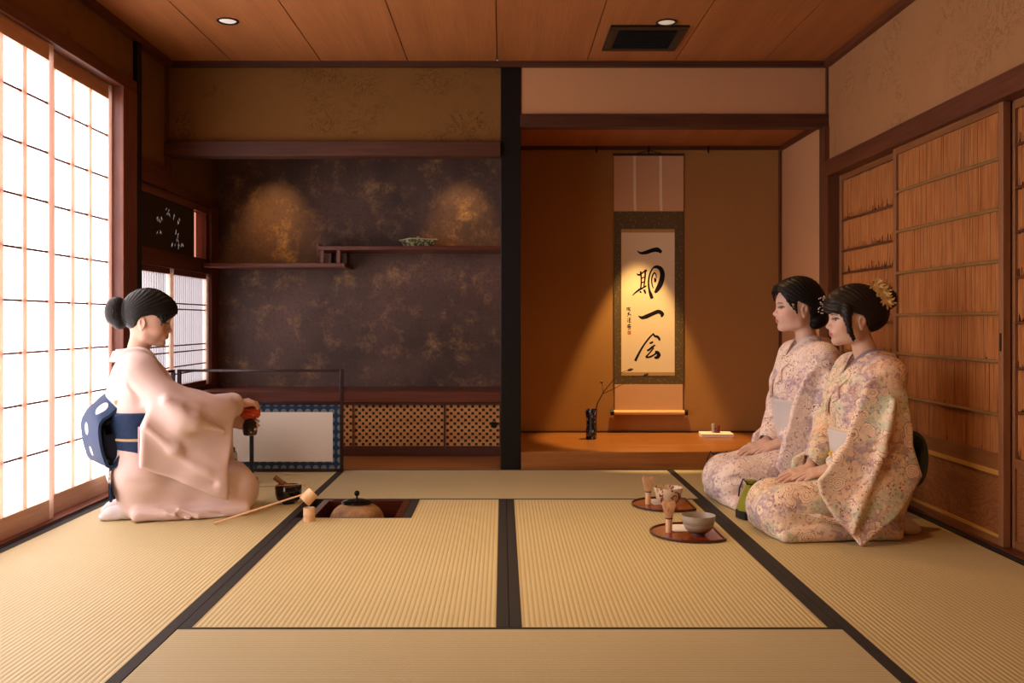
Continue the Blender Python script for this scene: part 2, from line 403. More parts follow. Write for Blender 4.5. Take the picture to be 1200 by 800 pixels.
def reed_door(n, y0, y1, x, rails, label, flat, handle=None, hikite=None, bottom=.355):
    """x is the face towards the room"""
    d = thing('door_%d' % n, label, 'reed door', (x+.015, (y0+y1)/2, .004), kind='structure')
    z0, z1, t, sw = .006, 1.733, .03, .036
    for a, b in ((y0, y0+sw), (y1-sw, y1)): B(x, x+t, a, b, z0, z1).build('stile', M['door_z'], d, bevel=.002)
    B(x+.002, x+t-.002, y0+sw, y1-sw, z1-.032, z1).build('top_rail', M['door_y'], d)
    B(x+.002, x+t-.002, y0+sw, y1-sw, z0, .035).build('bottom_rail', M['door_y'], d)
    B(x+.002, x+t-.002, y0+sw, y1-sw, bottom-.03, bottom+.006).build('lock_rail', M['door_y'], d)
    g = N('bottom panel grain', .5, .35)
    v = g.coord(scale=(1,1,3.2)); w = g.noise(v, 2.6, 3, .5, 1.2)
    s = g.math('SINE', g.math('MULTIPLY', w, 95))
    f = g.noise(g.coord(scale=(1,.05,1)), 150, 3)
    g.color(g.mix(g.math('ADD', g.math('MULTIPLY', s, .22), g.math('MULTIPLY', f, .5)), hexc('7d4a28'), hexc('a9703f')))
    B(x+.010, x+.02, y0+sw, y1-sw, .035, bottom-.03).build('bottom_panel', g.m, d)
    if flat:
        B(x+.003, x+.012, y0+sw, y1-sw, .035, .047).build('bead', M['gold_wood'], d); B(x+.003, x+.012, y0+sw, y1-sw, bottom-.077, bottom-.058).build('bead', M['gold_wood'], d)
        B(x+.004, x+.014, y0+sw, y1-sw, bottom-.058, bottom-.03).build('bottom_panel', M['door_y'], d)
    rm = MB(); rnd = random.Random(n)
    ztop = z1 - .032; zs = [bottom+.006] + sorted(rails) + [ztop]
    pitch = .0056; k = int((y1-y0-2*sw)/pitch)
    for a, b in zip(zs[:-1], zs[1:]):
        for i in range(k):
            yy = y0+sw+(i+.5)*pitch
            r = .0023 + rnd.random()*.0004
            lo = a + (.0 if flat else rnd.random()**2*.05); hi = b - (0 if flat else rnd.random()**2*.012)
            if flat and rnd.random() < .10: lo += rnd.random()*.02
            dx = x + .013 + rnd.uniform(-.0012,.0012); sh = rnd.uniform(-.0012,.0012)
            vs = []
            for z, s in ((lo, 0), (hi, sh)):
                vs += [(dx-r*.9, yy+s, z), (dx, yy-r+s, z), (dx+r*.9, yy+s, z), (dx, yy+r+s, z)]
            rm.add(vs, [(0,1,5,4),(1,2,6,5),(2,3,7,6),(3,0,4,7),(3,2,1,0),(4,5,6,7)])
    rm.build('reed_panel', M['reed'], d, recalc=False)
    B(x+.021, x+.025, y0+sw*.5, y1-sw*.5, bottom-.01, z1-.01).build('backing', wood('unlit room tone', hexc('3a1c10'), hexc('562c18'), 'Z', .6) if 'dim' not in M else M['dim'], d)  # dark sheet stands in for the unlit room behind the reeds
    for z in rails:
        h = .0075 if flat else .006
        rb = MB().tube([(x+.006, y0+sw, z), (x+.006, (y0+y1)/2, z+.0006), (x+.006, y1-sw, z)], h, 8)
        if flat:
            for q in range(1, 4): yy = y0 + (y1-y0)*q/4 + rnd.uniform(-.04,.04); rb.tube([(x+.006, yy-.003, z), (x+.006, yy+.003, z)], h*1.15, 8)
        rb.build('rail', M['bamboo_y'] if flat else M['dark_wood_y'], d, smooth=True)
    if handle:
        B(x-.001, x+.004, handle[0]-.007, handle[0]+.007, handle[1]-.035, handle[1]+.035).build('finger_pull', M['black_lac'], d)
    if hikite:
        R = Matrix.Rotation(-PI/2, 3, 'Y')
        hk = MB().lathe([(.0,.003),(.020,.003),(.026,.0045),(.030,.004),(.031,0)], (x+.0105, hikite[0], hikite[1]), 24, R)
        hk.build('finger_pull', plain('old brass', hexc('8c5a22'), .35, .5, .9), d, smooth=True)
    return d
reed_door(1, 2.66, 3.640, RX+.038, [.53,.70,.875,1.05,1.225,1.395,1.56], 'reed sliding door at the edge of the picture with a round brass pull', False, hikite=(3.50, .225), bottom=.345)
reed_door(2, 3.618, 4.640, RX+.001, [.5145,.7226,.912,1.117,1.321,1.518], 'reed sliding door beside the guests with split bamboo rails and grained base panel', True, handle=(3.636, .80))
reed_door(3, 4.605, 5.483, RX+.038, [.53,.70,.875,1.05,1.16,1.289,1.467], 'reed sliding door behind the guests next to the scroll alcove', False, bottom=.345)
reed_door(4, 1.70, 2.69, RX+.001, [.5145,.7226,.912,1.117,1.321,1.518], 'reed sliding door out of view nearest the viewer', True)

# ---- left wall: paper windows
B(-2.12, -1.958, FRONT, 5.03, -.05, .012).build('trim_19', M['red_wood_y'], kind='structure', label='red brown sill track under the paper windows')
B(-1.958, XL0, FRONT, BY, -.05, .003).build('trim_20', M['black_cloth'], kind='structure', label='black strip between mats and the window sill')
B(-2.12, -1.962, FRONT, 5.02, 2.098, 2.165).build('trim_21', M['dark_wood_y'], kind='structure', bevel=.003, label='dark head rail above the paper windows')
B(-2.12, LX, FRONT, 5.03, 2.16, CEIL).build('wall_left', M['plaster_l'], kind='structure', label='ochre plaster wall above the paper windows')
B(-2.12, -1.962, 4.842, 5.022, -.05, 2.10).build('trim_22', M['red_wood_z'], kind='structure', bevel=.003, label='red brown jamb at the end of the paper windows')
B(-2.06, -1.960, 5.022, 5.085, -.05, CEIL-.03).build('trim_23', M['black_lac'], kind='structure', bevel=.003, label='dark corner post between paper windows and alcove')
B(-2.12, -1.99, FRONT, 1.2, -.05, 2.1).build('wall_left_near', M['plaster_l'], kind='structure', label='plaster wall beside the viewer')
def shoji(n, y0, y1, x, ys, label):
    d = thing('window_%d' % n, label, 'paper window', (x-.012, (y0+y1)/2, .012), kind='structure')
    t = .028; z0, z1 = .012, 2.098; zb, zt = .100, 2.052
    B(x-t, x, y0, y0+.034, z0, z1).build('stile', M['pine_z'], d, bevel=.0015); B(x-t, x, y1-.042, y1, z0, z1).build('stile', M['pine_z'], d, bevel=.0015)
    B(x-t, x-.001, y0+.034, y1-.042, z0, zb).build('bottom_rail', M['pine_y'], d)
    B(x-t, x-.001, y0+.034, y1-.042, zt-.03, z1).build('top_rail', M['pine_y'], d)
    for yy in ys: B(x-.0185, x+.001, yy-.016, yy+.016, zb, zt-.03).build('upright_bar', M['pine_z'], d)
    k = 0.317
    while k < 1.95:
        B(x-.014, x-.005, y0+.034, y1-.042, k-.0045, k+.0045).build('cross_bar', M['red_wood_y'], d); k += .2168
    B(x-.022, x-.0185, y0+.02, y1-.02, zb-.02, zt).build('paper', M['paper'], d)
shoji(1, 3.18, 4.135, -1.984, [3.34,3.52,3.70,3.885], 'sliding paper window at the picture edge with square lattice')
shoji(2, 4.02, 4.845, -2.022, [4.21,4.40,4.59], 'sliding paper window beside the tea host with square lattice')
shoji(3, 2.25, 3.21, -2.022, [2.43,2.62,2.81,3.0], 'sliding paper window beyond the picture edge')
shoji(4, 1.2, 2.28, -1.984, [1.4,1.6,1.8,2.0], 'sliding paper window near the viewer')

# ---- left wall inside the alcove
ax = -2.0
B(-2.12, ax, 5.085, WALLY+.02, 1.69, CEIL).build('wall_left_inner', M['plaster_l'], kind='structure', label='ochre plaster above the alcove window')
B(-2.12, ax+.022, 5.085, BY-.03, 1.66, 1.79).build('trim_24', M['dark_wood_y'], kind='structure', label='dark rail above the carved panel')
B(-2.12, ax+.018, BY-.03, WALLY, 1.655, 1.70).build('trim_25', M['dark_wood_y'], kind='structure', label='dark rail inside the alcove above the carved panel')
B(-2.12, ax+.012, 5.085, WALLY, 1.20, 1.275).build('trim_26', M['dark_wood_y'], kind='structure', label='dark rail between carved panel and alcove window')
B(-2.12, ax+.016, 6.375, WALLY, -.05, 1.655).build('trim_27', M['red_wood_z'], kind='structure', label='red brown post in the alcove corner')
B(-2.12, ax+.008, 5.085, 6.38, .40, .455).build('trim_28', M['dark_wood_y'], kind='structure', label='sill of the alcove window')
B(-2.12, ax, 5.085, 6.38, -.05, .40).build('wall_left_lower', M['plaster_l'], kind='structure', label='plaster below the alcove window')
rp = thing('window_5', 'carved dark transom with bamboo leaf cut-outs over a narrow lit gap', 'transom', (ax-.03, 5.75, 1.275), kind='structure')
B(ax-.03, ax-.012, 5.097, 6.085, 1.30, 1.61).build('panel', wood('nearly black carved panel', hexc('1c0f09'), hexc('2b170e'), 'Y', .5), rp)
B(ax-.034, ax-.006, 5.085, 6.38, 1.61, 1.655).build('frame', M['red_wood_y'], rp); B(ax-.034, ax-.006, 5.085, 6.38, 1.275, 1.30).build('frame', M['dark_wood_y'], rp)
B(ax-.036, ax-.008, 6.06, 6.09, 1.30, 1.61).build('frame', M['dark_wood_z'], rp); B(ax-.036, ax-.008, 6.335, 6.378, 1.30, 1.61).build('frame', M['dark_wood_z'], rp)
slat = MB()
for k in range(5): slat.box(ax-.0895, ax-.084, 6.10+.05*k, 6.112+.05*k, 1.30, 1.61)
slat.build('slats', plain('red lacquered slats', hexc('c8705a'), .4), rp)
B(ax-.095, ax-.09, 5.097, 6.37, 1.29, 1.62).build('paper', M['gap_glow'], rp)
lf = MB(); rnd = random.Random(4)
M['leaf_light'] = emit('painted leaf glow', (.9,.85,.85), .35)  # glowing leaf shapes on the panel imitate light through cut-outs
e1, e2, nn = Vector((0,1,0)), Vector((0,0,1)), Vector((1,0,0)); o0 = Vector((ax-.0118, 0, 0))
for (cy, cz, k, sp) in [(5.62,1.545,5,.045),(5.72,1.53,3,.03),(5.79,1.51,4,.04),(5.47,1.49,4,.04),(5.52,1.50,2,.02),(5.48,1.40,3,.04),(5.76,1.44,2,.03),(5.80,1.43,2,.02),(5.72,1.36,4,.04),(5.84,1.37,6,.05),(5.78,1.385,2,.02)]:
    for i in range(k):
        a = rnd.uniform(-2.6,-.5); L = rnd.uniform(.018,.032); y = cy+rnd.uniform(-sp,sp)*.7; z = cz+rnd.uniform(-sp,sp)*.4
        pts = [(y,z),(y+L*.5*math.cos(a),z+L*.5*math.sin(a)),(y+L*math.cos(a),z+L*math.sin(a))]
        lf.ribbon(pts, [.0008,.0036,.0006], o0, e1, e2, nn, .0005)
lf.build('leaf_glow_shapes', M['leaf_light'], rp, label='small leaf shapes made to glow like lit openings')
sw = thing('window_6', 'small paper window in the alcove with fine upright bars', 'paper window', (ax-.02, 5.77, .455), kind='structure')
for (a, b) in ((5.085,5.13),(5.64,5.70),(6.33,6.375)): B(ax-.034, ax-.004, a, b, .455, 1.20).build('stile', M['pine_z'], sw)
for (a, b) in ((5.13,5.64),(5.70,6.33)):
    B(ax-.032, ax-.006, a, b, .455, .485).build('rail', M['red_wood_y'], sw); B(ax-.032, ax-.006, a, b, 1.165, 1.20).build('rail', M['red_wood_y'], sw)
    k = int((b-a)/.036); bars = MB()
    for i in range(1, k): yy = a+(b-a)*i/k; bars.box(ax-.0302, ax-.019, yy-.003, yy+.003, .485, 1.165)
    bars.build('fine_bars', plain('grey fine bars', (.30,.28,.29), .6), sw)
    for z in (.555,.60,.69,.73,.955,.99): B(ax-.02, ax-.012, a, b, z-.004, z+.004).build('cross_bar', M['red_wood_y'], sw)
    B(ax-.034, ax-.0305, a-.01, b+.01, .47, 1.18).build('paper', M['paper'], sw)
B(-2.16, -2.10, 5.085, WALLY+.1, -.05, CEIL).build('wall_left_outer', M['dark_wood_y'], kind='structure', label='outer boards behind the alcove window')

# ---- far closing walls behind the viewer
B(-2.2, 2.2, FRONT-.08, FRONT, -.05, CEIL).build('wall_front', M['plaster_r'], kind='structure', label='plaster wall behind the viewer')
# ================================================================== furniture and tea things
# ---- staggered wall shelves
sy0, sy1 = 6.20, WALLY
sh = thing('staggered_shelf', 'dark red staggered wall shelf of two boards on the cloudy wall', 'shelf', (-1.1, 6.4, 1.239))
xa = at(376,0,6.2).x; xb = at(404,0,6.2).x
B(xa-.012, -.012, sy0, sy1, 1.352, 1.380).build('upper_board', M['red_wood'], sh, bevel=.003)
up = MB()
prof = [(xa-.012,1.352),(xa-.012,1.380),(xa-.024,1.398),(xa-.034,1.402),(xa-.028,1.385),(xa-.022,1.352)]
n_ = len(prof)
up.add([(x,sy0+.004,z) for x,z in prof]+[(x,sy1,z) for x,z in prof], [tuple(range(n_)), tuple(range(2*n_-1,n_-1,-1))]+[(i,n_+i,n_+(i+1)%n_,(i+1)%n_) for i in range(n_)])
up.build('curled_end', M['red_wood'], sh)
B(LX, xb, sy0, sy1, 1.239, 1.267).build('lower_board', M['red_wood'], sh, bevel=.003)
for x0 in (xa-.005, at(394,0,6.2).x):
    for y in (sy0+.012, sy1-.05): B(x0, x0+.024, y, y+.024, 1.267, 1.352).build('strut', M['red_wood_z'], sh, bevel=.002)
# ---- low cabinet with lattice doors
cab = thing('low_cabinet', 'low alcove cabinet with lattice doors under a red brown board top', 'cabinet', (-1, 6.3, 0))
cy = 6.115
B(LX+.0, -.012, 6.085, WALLY, .352, .425).build('top_board', M['red_wood'], cab, bevel=.004)
B(LX+.02, -.012, 6.125, WALLY, .03, .352).build('carcass', M['dark_wood'], cab)
B(LX+.0, -.012, 6.10, 6.125, .0015, .052).build('base_board', M['dark_wood'], cab)
B(LX+.0, -.012, 6.098, 6.125, .335, .352).build('head_rail', M['dark_wood'], cab)
def lattice(x0, x1, z0, z1, y, p=.0223, t=.005):
    """checker lattice: every second cell is an opening, thin strips between"""
    m = MB(); nx = int((x1-x0)/p); nz = int((z1-z0)/p); px_, pz_ = (x1-x0)/nx, (z1-z0)/nz
    for i in range(nx):
        for j in range(nz):
            a, b, c, d = x0+i*px_, x0+(i+1)*px_, z0+j*pz_, z0+(j+1)*pz_
            if (i+j) % 2: m.add([(a,y,c),(b,y,c),(b,y,d),(a,y,d)], [(0,1,2,3)])
            else:
                q = .10*px_; A, Bb, Cc, D = a+q, b-q, c+q, d-q
                m.add([(a,y,c),(b,y,c),(b,y,d),(a,y,d),(A,y,Cc),(Bb,y,Cc),(Bb,y,D),(A,y,D),(A,y+t,Cc),(Bb,y+t,Cc),(Bb,y+t,D),(A,y+t,D)],
                      [(0,1,5,4),(1,2,6,5),(2,3,7,6),(3,0,4,7),(4,5,9,8),(5,6,10,9),(6,7,11,10),(7,4,8,11)])
    return m
M['lattice'] = wood('tan woven lattice', hexc('b8824a'), hexc('d8a468'), 'X', .5)
lx = [LX+.03, at(414,0,cy).x, at(521,0,cy).x, -.014]
for a, b in zip(lx[:-1], lx[1:]):
    d = lattice(a+.008, b-.006, .066, .335, cy).build('door', M['lattice'], cab, recalc=False)
    B(a, a+.009, cy-.006, cy+.006, .052, .337).build('door_stile', M['red_wood_z'], d)
    B(a, b, cy-.004, cy+.006, .052, .066).build('door_rail', M['dark_wood'], d)
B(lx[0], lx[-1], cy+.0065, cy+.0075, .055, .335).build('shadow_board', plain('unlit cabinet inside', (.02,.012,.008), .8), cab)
h = at(578.5,0,cy).x
B(h-.018, h+.020, cy-.008, cy+.002, .188, .224).build('pull', M['black_lac'], cab, label='square black door pull', bevel=.002)

# ---- dish with a lid on the upper shelf
dx, dy, dz = at(490,0,6.34).x, 6.34, 1.3805
ds = thing('lidded_dish', 'small square celadon dish with knobbed lid on the upper shelf', 'dish', (dx,dy,dz))
R45 = Matrix.Rotation(math.radians(28), 3, 'Z')
def frust(h0, h1, z0, z1):
    vs = []
    for hh, z in ((h0,z0),(h1,z1)):
        for i,j in ((-1,-1),(1,-1),(1,1),(-1,1)): vs.append(Vector((dx,dy,z)) + R45 @ Vector((hh*i,hh*j,0)))
    return MB().add(vs, [(3,2,1,0),(4,5,6,7),(0,1,5,4),(1,2,6,5),(2,3,7,6),(3,0,4,7)])
g = N('celadon and white glaze', .25, .5); v = g.coord()
g.color(g.ramp(g.noise(v, 22, 3), [(.42, hexc('cfc7b4')), (.47, hexc('6b7a3c')), (.56, hexc('59652f')), (.6, hexc('d2cab6'))]))
frust(.070, .098, dz, dz+.048).build('bowl', g.m, ds, bevel=.004)
frust(.102, .098, dz+.048, dz+.056).build('lid', plain('cream glaze', hexc('d8cfae'), .3), ds, bevel=.002)
MB().lathe([(.008,0),(.005,.008),(.011,.016),(.006,.024),(0,.025)], (dx,dy,dz+.056), 14).build('knob', g.m, ds, smooth=True)

# ---- folding screen
SY = 5.475
scx0, scx1 = -1.915, at(402.5,0,SY).x
fs = thing('folding_screen', 'low two leaf folding screen, blue dotted border and white panel, open rail on top', 'screen', (-1.45, SY, 0))
M['screen_frame'] = plain('dark purple lacquer', hexc('2d161a'), .25, .5)
g = N('blue dotted border', .7, .2); v = g.coord()
X_, Y_, Z_ = g.sep(v)
fx = g.math('SUBTRACT', g.math('FRACT', g.math('MULTIPLY', g.math('ADD', X_, Y_), 1/.047)), .5)
fz = g.math('SUBTRACT', g.math('FRACT', g.math('MULTIPLY', Z_, 1/.047)), .5)
rr = g.math('SQRT', g.math('ADD', g.math('MULTIPLY', fx, fx), g.math('MULTIPLY', fz, fz)))
g.color(g.mix(g.ramp(rr, [(.34, 1.0), (.38, 0.0)]), hexc('1d3550'), hexc('6f7a80')))
M['dots'] = g.m
M['screen_paper'] = plain('white screen paper', hexc('e3dccf'), .8, .2, var=.02)
def leaf(p0, p1, label=None):
    """one leaf standing between two floor points"""
    p0, p1 = Vector(p0), Vector(p1); d = (p1-p0); L = d.length; d.normalize(); a = math.atan2(d.y, d.x)
    R = Matrix.Rotation(a, 3, 'Z')
    def bx(s0, s1, z0, z1, h=.009, name='frame', m=None, parent=None, off=0):
        c = p0 + d*((s0+s1)/2) + R @ Vector((0,off,0)); c.z = (z0+z1)/2
        return MB().obox(c, ((s1-s0)/2, h, (z1-z0)/2), R).build(name, m, parent, bevel=.002)
    S = M['screen_frame']
    pn = bx(.016, L-.016, .012, .392, .005, 'panel', M['dots'], fs)
    for s0, s1 in ((0,.02),(L-.02,L)): bx(s0, s1, .002, .60, .010, 'post', S, fs)
    bx(.02, L-.02, .585, .60, .009, 'top_rail', S, fs); bx(.02, L-.02, .392, .412, .009, 'middle_rail', S, fs); bx(.02, L-.02, .002, .020, .009, 'bottom_rail', S, fs)
    bx(.062, L-.062, .060, .350, .0065, 'paper', M['screen_paper'], pn)
leaf((scx0+.012, SY, 0), (scx1, SY, 0)); leaf((scx0-.012, 4.60, 0), (scx0-.006, SY-.014, 0))

# ---- round shelf stand, water jar
tx, ty = at(267,0,5.1).x, 5.10
st = thing('round_shelf_stand', 'black lacquered round shelf stand with two posts behind the host', 'stand', (tx,ty,0))
MB().lathe([(.145,.004),(.157,.008),(.158,.020),(.150,.024),(0,.024)], (tx,ty,0), 48).build('base_board', M['black_lac'], st, smooth=True)
MB().lathe([(.135,.335),(.150,.338),(.151,.346),(.144,.350),(0,.350)], (tx,ty,0), 48).build('top_board', M['black_lac'], st, smooth=True)
for s in (-1, 1):
    B(tx+s*.138-.0095, tx+s*.138+.0095, ty-.012-.03, ty+.012-.03, .024, .336).build('post', M['black_lac'], st, bevel=.003)
MB().lathe([(.03,.001),(.02,.004),(.0,.004)], (tx,ty,.0), 12).build('foot', M['black_lac'], st)
jx, jy, jz = at(262.5,0,5.08).x, 5.085, .0245
wj = thing('water_jar', 'blue and white porcelain water jar on the base of the round stand', 'jar', (jx,jy,jz))
g = N('blue and white porcelain', .12, .6); v = g.coord()
w = g.noise(v, 26, 4, .65); k = g.ramp(w, [(.50, 0.0), (.53, 1.0)])
Z_ = g.sep(v)[2]
band = g.ramp(g.math('FRACT', g.math('MULTIPLY', Z_, 1/.175)), [(.0, 1.0), (.08, 1.0), (.09, 0.0), (.84, 0.0), (.85, 1.0)])
g.color(g.mix(g.math('MAXIMUM', k, band), hexc('cdd2d2'), hexc('26354a')))
MB().lathe([(.052,0),(.062,.006),(.068,.05),(.070,.10),(.067,.14),(.055,.160),(.050,.160)], (jx,jy,jz), 36).build('jar_body', g.m, wj, smooth=True)
MB().lathe([(.058,.160),(.060,.166),(.050,.174),(.012,.178),(.010,.186),(.014,.194),(0,.197)], (jx,jy,jz), 36).build('lid', g.m, wj, smooth=True)

# ---- iron kettle in the hearth
kx, ky, kz = at(418.5,0,4.42).x, 4.415, -.235
kt = thing('iron_kettle', 'round brown iron tea kettle with black lid sunk in the hearth', 'kettle', (kx,ky,kz))
g = N('rough brown cast iron', .6, .4); v = g.coord()
g.color(g.ramp(g.noise(v, 14, 5, .7), [(.35, hexc('6a4a30')), (.65, hexc('a57d55'))])); g.bump(g.noise(v, 120, 3), .4, .002)
zz = lambda r_z: [(r, z) for r, z in r_z]
MB().lathe([(.0,-.235),(.075,-.232),(.11,-.19),(.125,-.13),(.131,-.085),(.131,-.062),(.123,-.030),(.108,-.006),(.088,.010),(.072,.017),(.068,.024),(.062,.024),(.060,.016)], (kx,ky,0), 56).build('kettle_body', g.m, kt, smooth=True)
M['kettle_lid'] = plain('polished black bronze', (.012,.011,.010), .15, .6, .6)
ld = MB().lathe([(.071,.0245),(.073,.028),(.066,.034),(.04,.040),(.012,.043),(.0,.043)], (kx,ky,0), 48).build('lid', M['kettle_lid'], kt, smooth=True)
MB().lathe([(.006,.042),(.0045,.050),(.0045,.056),(.010,.061),(.0135,.069),(.011,.078),(.005,.082),(0,.082)], (kx,ky,0), 20).build('knob', M['kettle_lid'], ld, smooth=True)
for a in (-PI/2-.05, PI/2-.05):
    c = Vector((kx+math.cos(a)*.124, ky+math.sin(a)*.124, -.030)); R = Matrix.Rotation(a, 3, 'Z')
    m_ = MB(); m_.lathe([(0,-.018),(.011,-.012),(.0145,.0),(.011,.010),(0,.016)], c, 12); m_.obox(c+R@Vector((.010,0,.006)), (.008,.005,.009), R)
    m_.build('lug', g.m, kt, smooth=True)
tr = MB()
for k in range(3):
    a = k*2*PI/3; tr.obox((kx+.07*math.cos(a), ky+.07*math.sin(a), -.2515), (.010,.010,.016))
tr.lathe([(.062,-.243),(.078,-.243),(.078,-.237),(.062,-.237),(.062,-.243)], (kx,ky,0), 28)
tr.build('trivet', M['black_lac'], kt)

# ---- ladle on a lid rest
bam = hexc('d9a878'); 
M['bamboo'] = wood('pale bamboo', hexc('c9976a'), hexc('e6bd92'), 'X', .4, 40); M['bamboo_z'] = wood('pale bamboo upright', hexc('cf9f70'), hexc('ecc79c'), 'Z', .4, 40)
rx, ry = at(362,0,4.12).x, 4.125
lr = MB().lathe([(.0,.0005),(.0255,.0005),(.0262,.004),(.0255,.028),(.0268,.031),(.0255,.034),(.0258,.060),(.0235,.061),(.0215,.058),(.0215,.034),(0,.034)], (rx,ry,0), 28)
lr.build('lid_rest', M['bamboo_z'], smooth=True, label='pale bamboo lid rest standing at the hearth corner under the ladle', cat='lid rest')
la = thing('tea_ladle', 'long bamboo water ladle, cup on the lid rest and handle on the mat', 'ladle', (rx,ry,.061))
cR = Matrix.Rotation(math.radians(43), 3, 'Y') @ Matrix.Rotation(-.32, 3, 'X')
cc = Vector((rx-.002, ry, .1065))
MB().lathe([(0,-.0275),(.028,-.0275),(.0285,-.026),(.0285,.0285),(.0262,.0285),(.0255,-.022),(0,-.023)], cc, 28, cR).build('cup', M['bamboo_z'], la, smooth=True)
h0 = cc + cR @ Vector((-.026,0,-.008)); h1 = floor_at(251,613,.006)
mid = h0.lerp(h1,.5)
MB().tube([cc + cR @ Vector((.020,0,-.006)), h0, mid, h1], [.0035,.0035,.0045,.0052], 8).build('handle', M['bamboo'], la, smooth=True)

# ---- black bowl with whisk and scoop
bx_, by_ = at(338,0,4.53).x, 4.53
M['black_glaze'] = plain('glossy black glaze', (.006,.005,.005), .06, .6)
bb = thing('black_tea_bowl', 'glossy black tea bowl with whisk inside, beside the host', 'tea bowl', (bx_,by_,.001))
MB().lathe([(.030,.001),(.031,.008),(.045,.012),(.058,.026),(.063,.05),(.0635,.084),(.0615,.087),(.0595,.084),(.057,.05),(.045,.022),(0,.018)], (bx_,by_,0), 40).build('bowl', M['black_glaze'], bb, smooth=True)
def whisk(name, base, axis_R, label, m, scale=1.0, parent_group=None):
    t = thing(name, label, 'tea whisk', base, parent_group)
    s = scale; b = Vector(base)
    MB().lathe([(0,0),(.0125*s,0),(.0130*s,.004*s),(.0125*s,.030*s),(.0135*s,.052*s),(.013*s,.060*s),(0,.062*s)], b, 20, axis_R).build('handle', m, t, smooth=True)
    MB().lathe([(.0136*s,.052*s),(.0145*s,.0535*s),(.0145*s,.0560*s),(.0136*s,.0575*s)], b, 20, axis_R).build('thread', plain('dark binding thread', (.05,.03,.03), .7) if 'thread' not in M else M['thread'], t)
    o = MB()
    for k in range(38):
        a = 2*PI*k/38
        pts = [b + axis_R @ Vector((r*s*math.cos(a), r*s*math.sin(a), z*s)) for r, z in ((.0128,.057),(.0175,.075),(.0235,.098),(.0255,.110),(.0235,.118),(.0195,.1205))]
        o.tube(pts, [.0011*s,.0010*s,.0009*s,.0008*s,.0007*s,.0005*s], 5)
    for k in range(16):
        a = 2*PI*k/16
        pts = [b + axis_R @ Vector((r*s*math.cos(a), r*s*math.sin(a), z*s)) for r, z in ((.010,.058),(.010,.08),(.006,.105),(.003,.112))]
        o.tube(pts, .0011*s, 5)
    o.build('tines', m, t, smooth=True)
    return t
M['thread'] = plain('dark binding thread', (.05,.03,.03), .7)
wR = Matrix.Rotation(math.radians(128), 3, 'Y')
wb = Vector((bx_-.066, by_-.005, .128))
whisk('tea_whisk', tuple(wb), wR, 'bamboo whisk lying tilted in the black tea bowl', wood('dark bamboo', hexc('6b4a30'), hexc('9a7048'), 'X', .4))
ts = MB().tube([(bx_-.130,by_-.058,.0900),(bx_-.05,by_-.035,.0905),(bx_+.05,by_-.012,.0925),(bx_+.066,by_-.004,.097),(bx_+.074,by_-.002,.093),(bx_+.079,by_,.083)], [.0022,.0024,.0022,.0032,.0038,.002], 8)
ts.build('tea_scoop', M['bamboo'], smooth=True, label='thin bamboo tea scoop laid across the black tea bowl', cat='tea scoop')

# ---- the two trays of the guests
g = N('red brown lacquer', .16, .6); v = g.coord()
g.color(g.mix(g.noise(v, 7, 4), hexc('6e2413'), hexc('8d371c'))); M['tray'] = g.m
g = N('dark lacquer rim', .2, .6); g.color(hexc('3c130b')); M['tray_rim'] = g.m
def tray(cx, cy, r, cut, label):
    t = thing('tea_tray', label, 'tray', (cx,cy,.0), 'half round lacquer trays')
    a0 = math.acos(cut/r); n = 44
    def ring(rr, cc): 
        a = math.acos(min(1,cc/rr)); return [(cx+rr*math.cos(a+(2*PI-2*a)*k/n), cy+rr*math.sin(a+(2*PI-2*a)*k/n)) for k in range(n+1)]
    MB().prism(ring(r-.006, cut-.006), .003, .0075).build('tray_board', M['tray'], t)
    o, i_ = ring(r, cut), ring(r-.0075, cut-.0075); m = MB(); k = len(o)
    vs = [(x,y,.0015) for x,y in o]+[(x,y,.0125) for x,y in o]+[(x,y,.0125) for x,y in i_]+[(x,y,.0070) for x,y in i_]
    m.add(vs, [(q*k+a, q*k+(a+1)%k, ((q+1)%4)*k+(a+1)%k, ((q+1)%4)*k+a) for q in range(4) for a in range(k)])
    m.build('rim', M['tray_rim'], t, bevel=.0015)
    return t
tray(.790, 4.475, .172, .112, 'half round red lacquer tray with the flowered tea bowl, nearer the alcove')
tray(.787, 3.880, .176, .110, 'half round red lacquer tray with the grey tea bowl, nearer the viewer')
def bowl_obj(x, y, s, m, label, wob=None, prof=None):
    prof = prof or [(.026,.0),(.027,.007),(.034,.009),(.052,.024),(.063,.046),(.0685,.078),(.0675,.081),(.0655,.078),(.059,.046),(.046,.024),(0,.015)]
    b = MB().lathe([(r*s, z*s) for r, z in prof], (x,y,.0080), 48, None, wob)
    return b.build('tea_bowl', m, smooth=True, label=label, cat='tea bowl')
g = N('grey ash glaze', .3, .5); v = g.coord(scale=(1,1,6)); z = g.sep(g.coord())[2]
f = g.noise(v, 14, 5, .65)
low = g.ramp(g.math('ADD', g.math('MULTIPLY', z, 1/.08), g.math('MULTIPLY', g.math('SUBTRACT', f, .5), .5)), [(.18, hexc('5f4c39')), (.36, hexc('a08c70')), (.52, hexc('c0b097')), (.62, hexc('8f8471')), (.80, hexc('a59c8b'))])
g.color(g.mix(g.math('MULTIPLY', g.noise(v, 60, 3), .3), low, hexc('6d6257'))); g.bump(g.math('SINE', g.math('MULTIPLY', z, 2*PI/.011)), .12, .002)
bowl_obj(.802, 3.830, 1.0, g.m, 'grey ash glazed tea bowl on the nearer tray', lambda a, z: 1+.012*math.sin(2*a+1))
g = N('cream glaze with flowers', .25, .5); v = g.coord()
fl_ = g.ramp(g.noise(v, 38, 3, .6), [(.57, 0.0), (.60, 1.0)]); lf_ = g.ramp(g.noise(g.coord(loc=(.3,.1,.2)), 30, 3, .5), [(.60, 0.0), (.63, 1.0)])
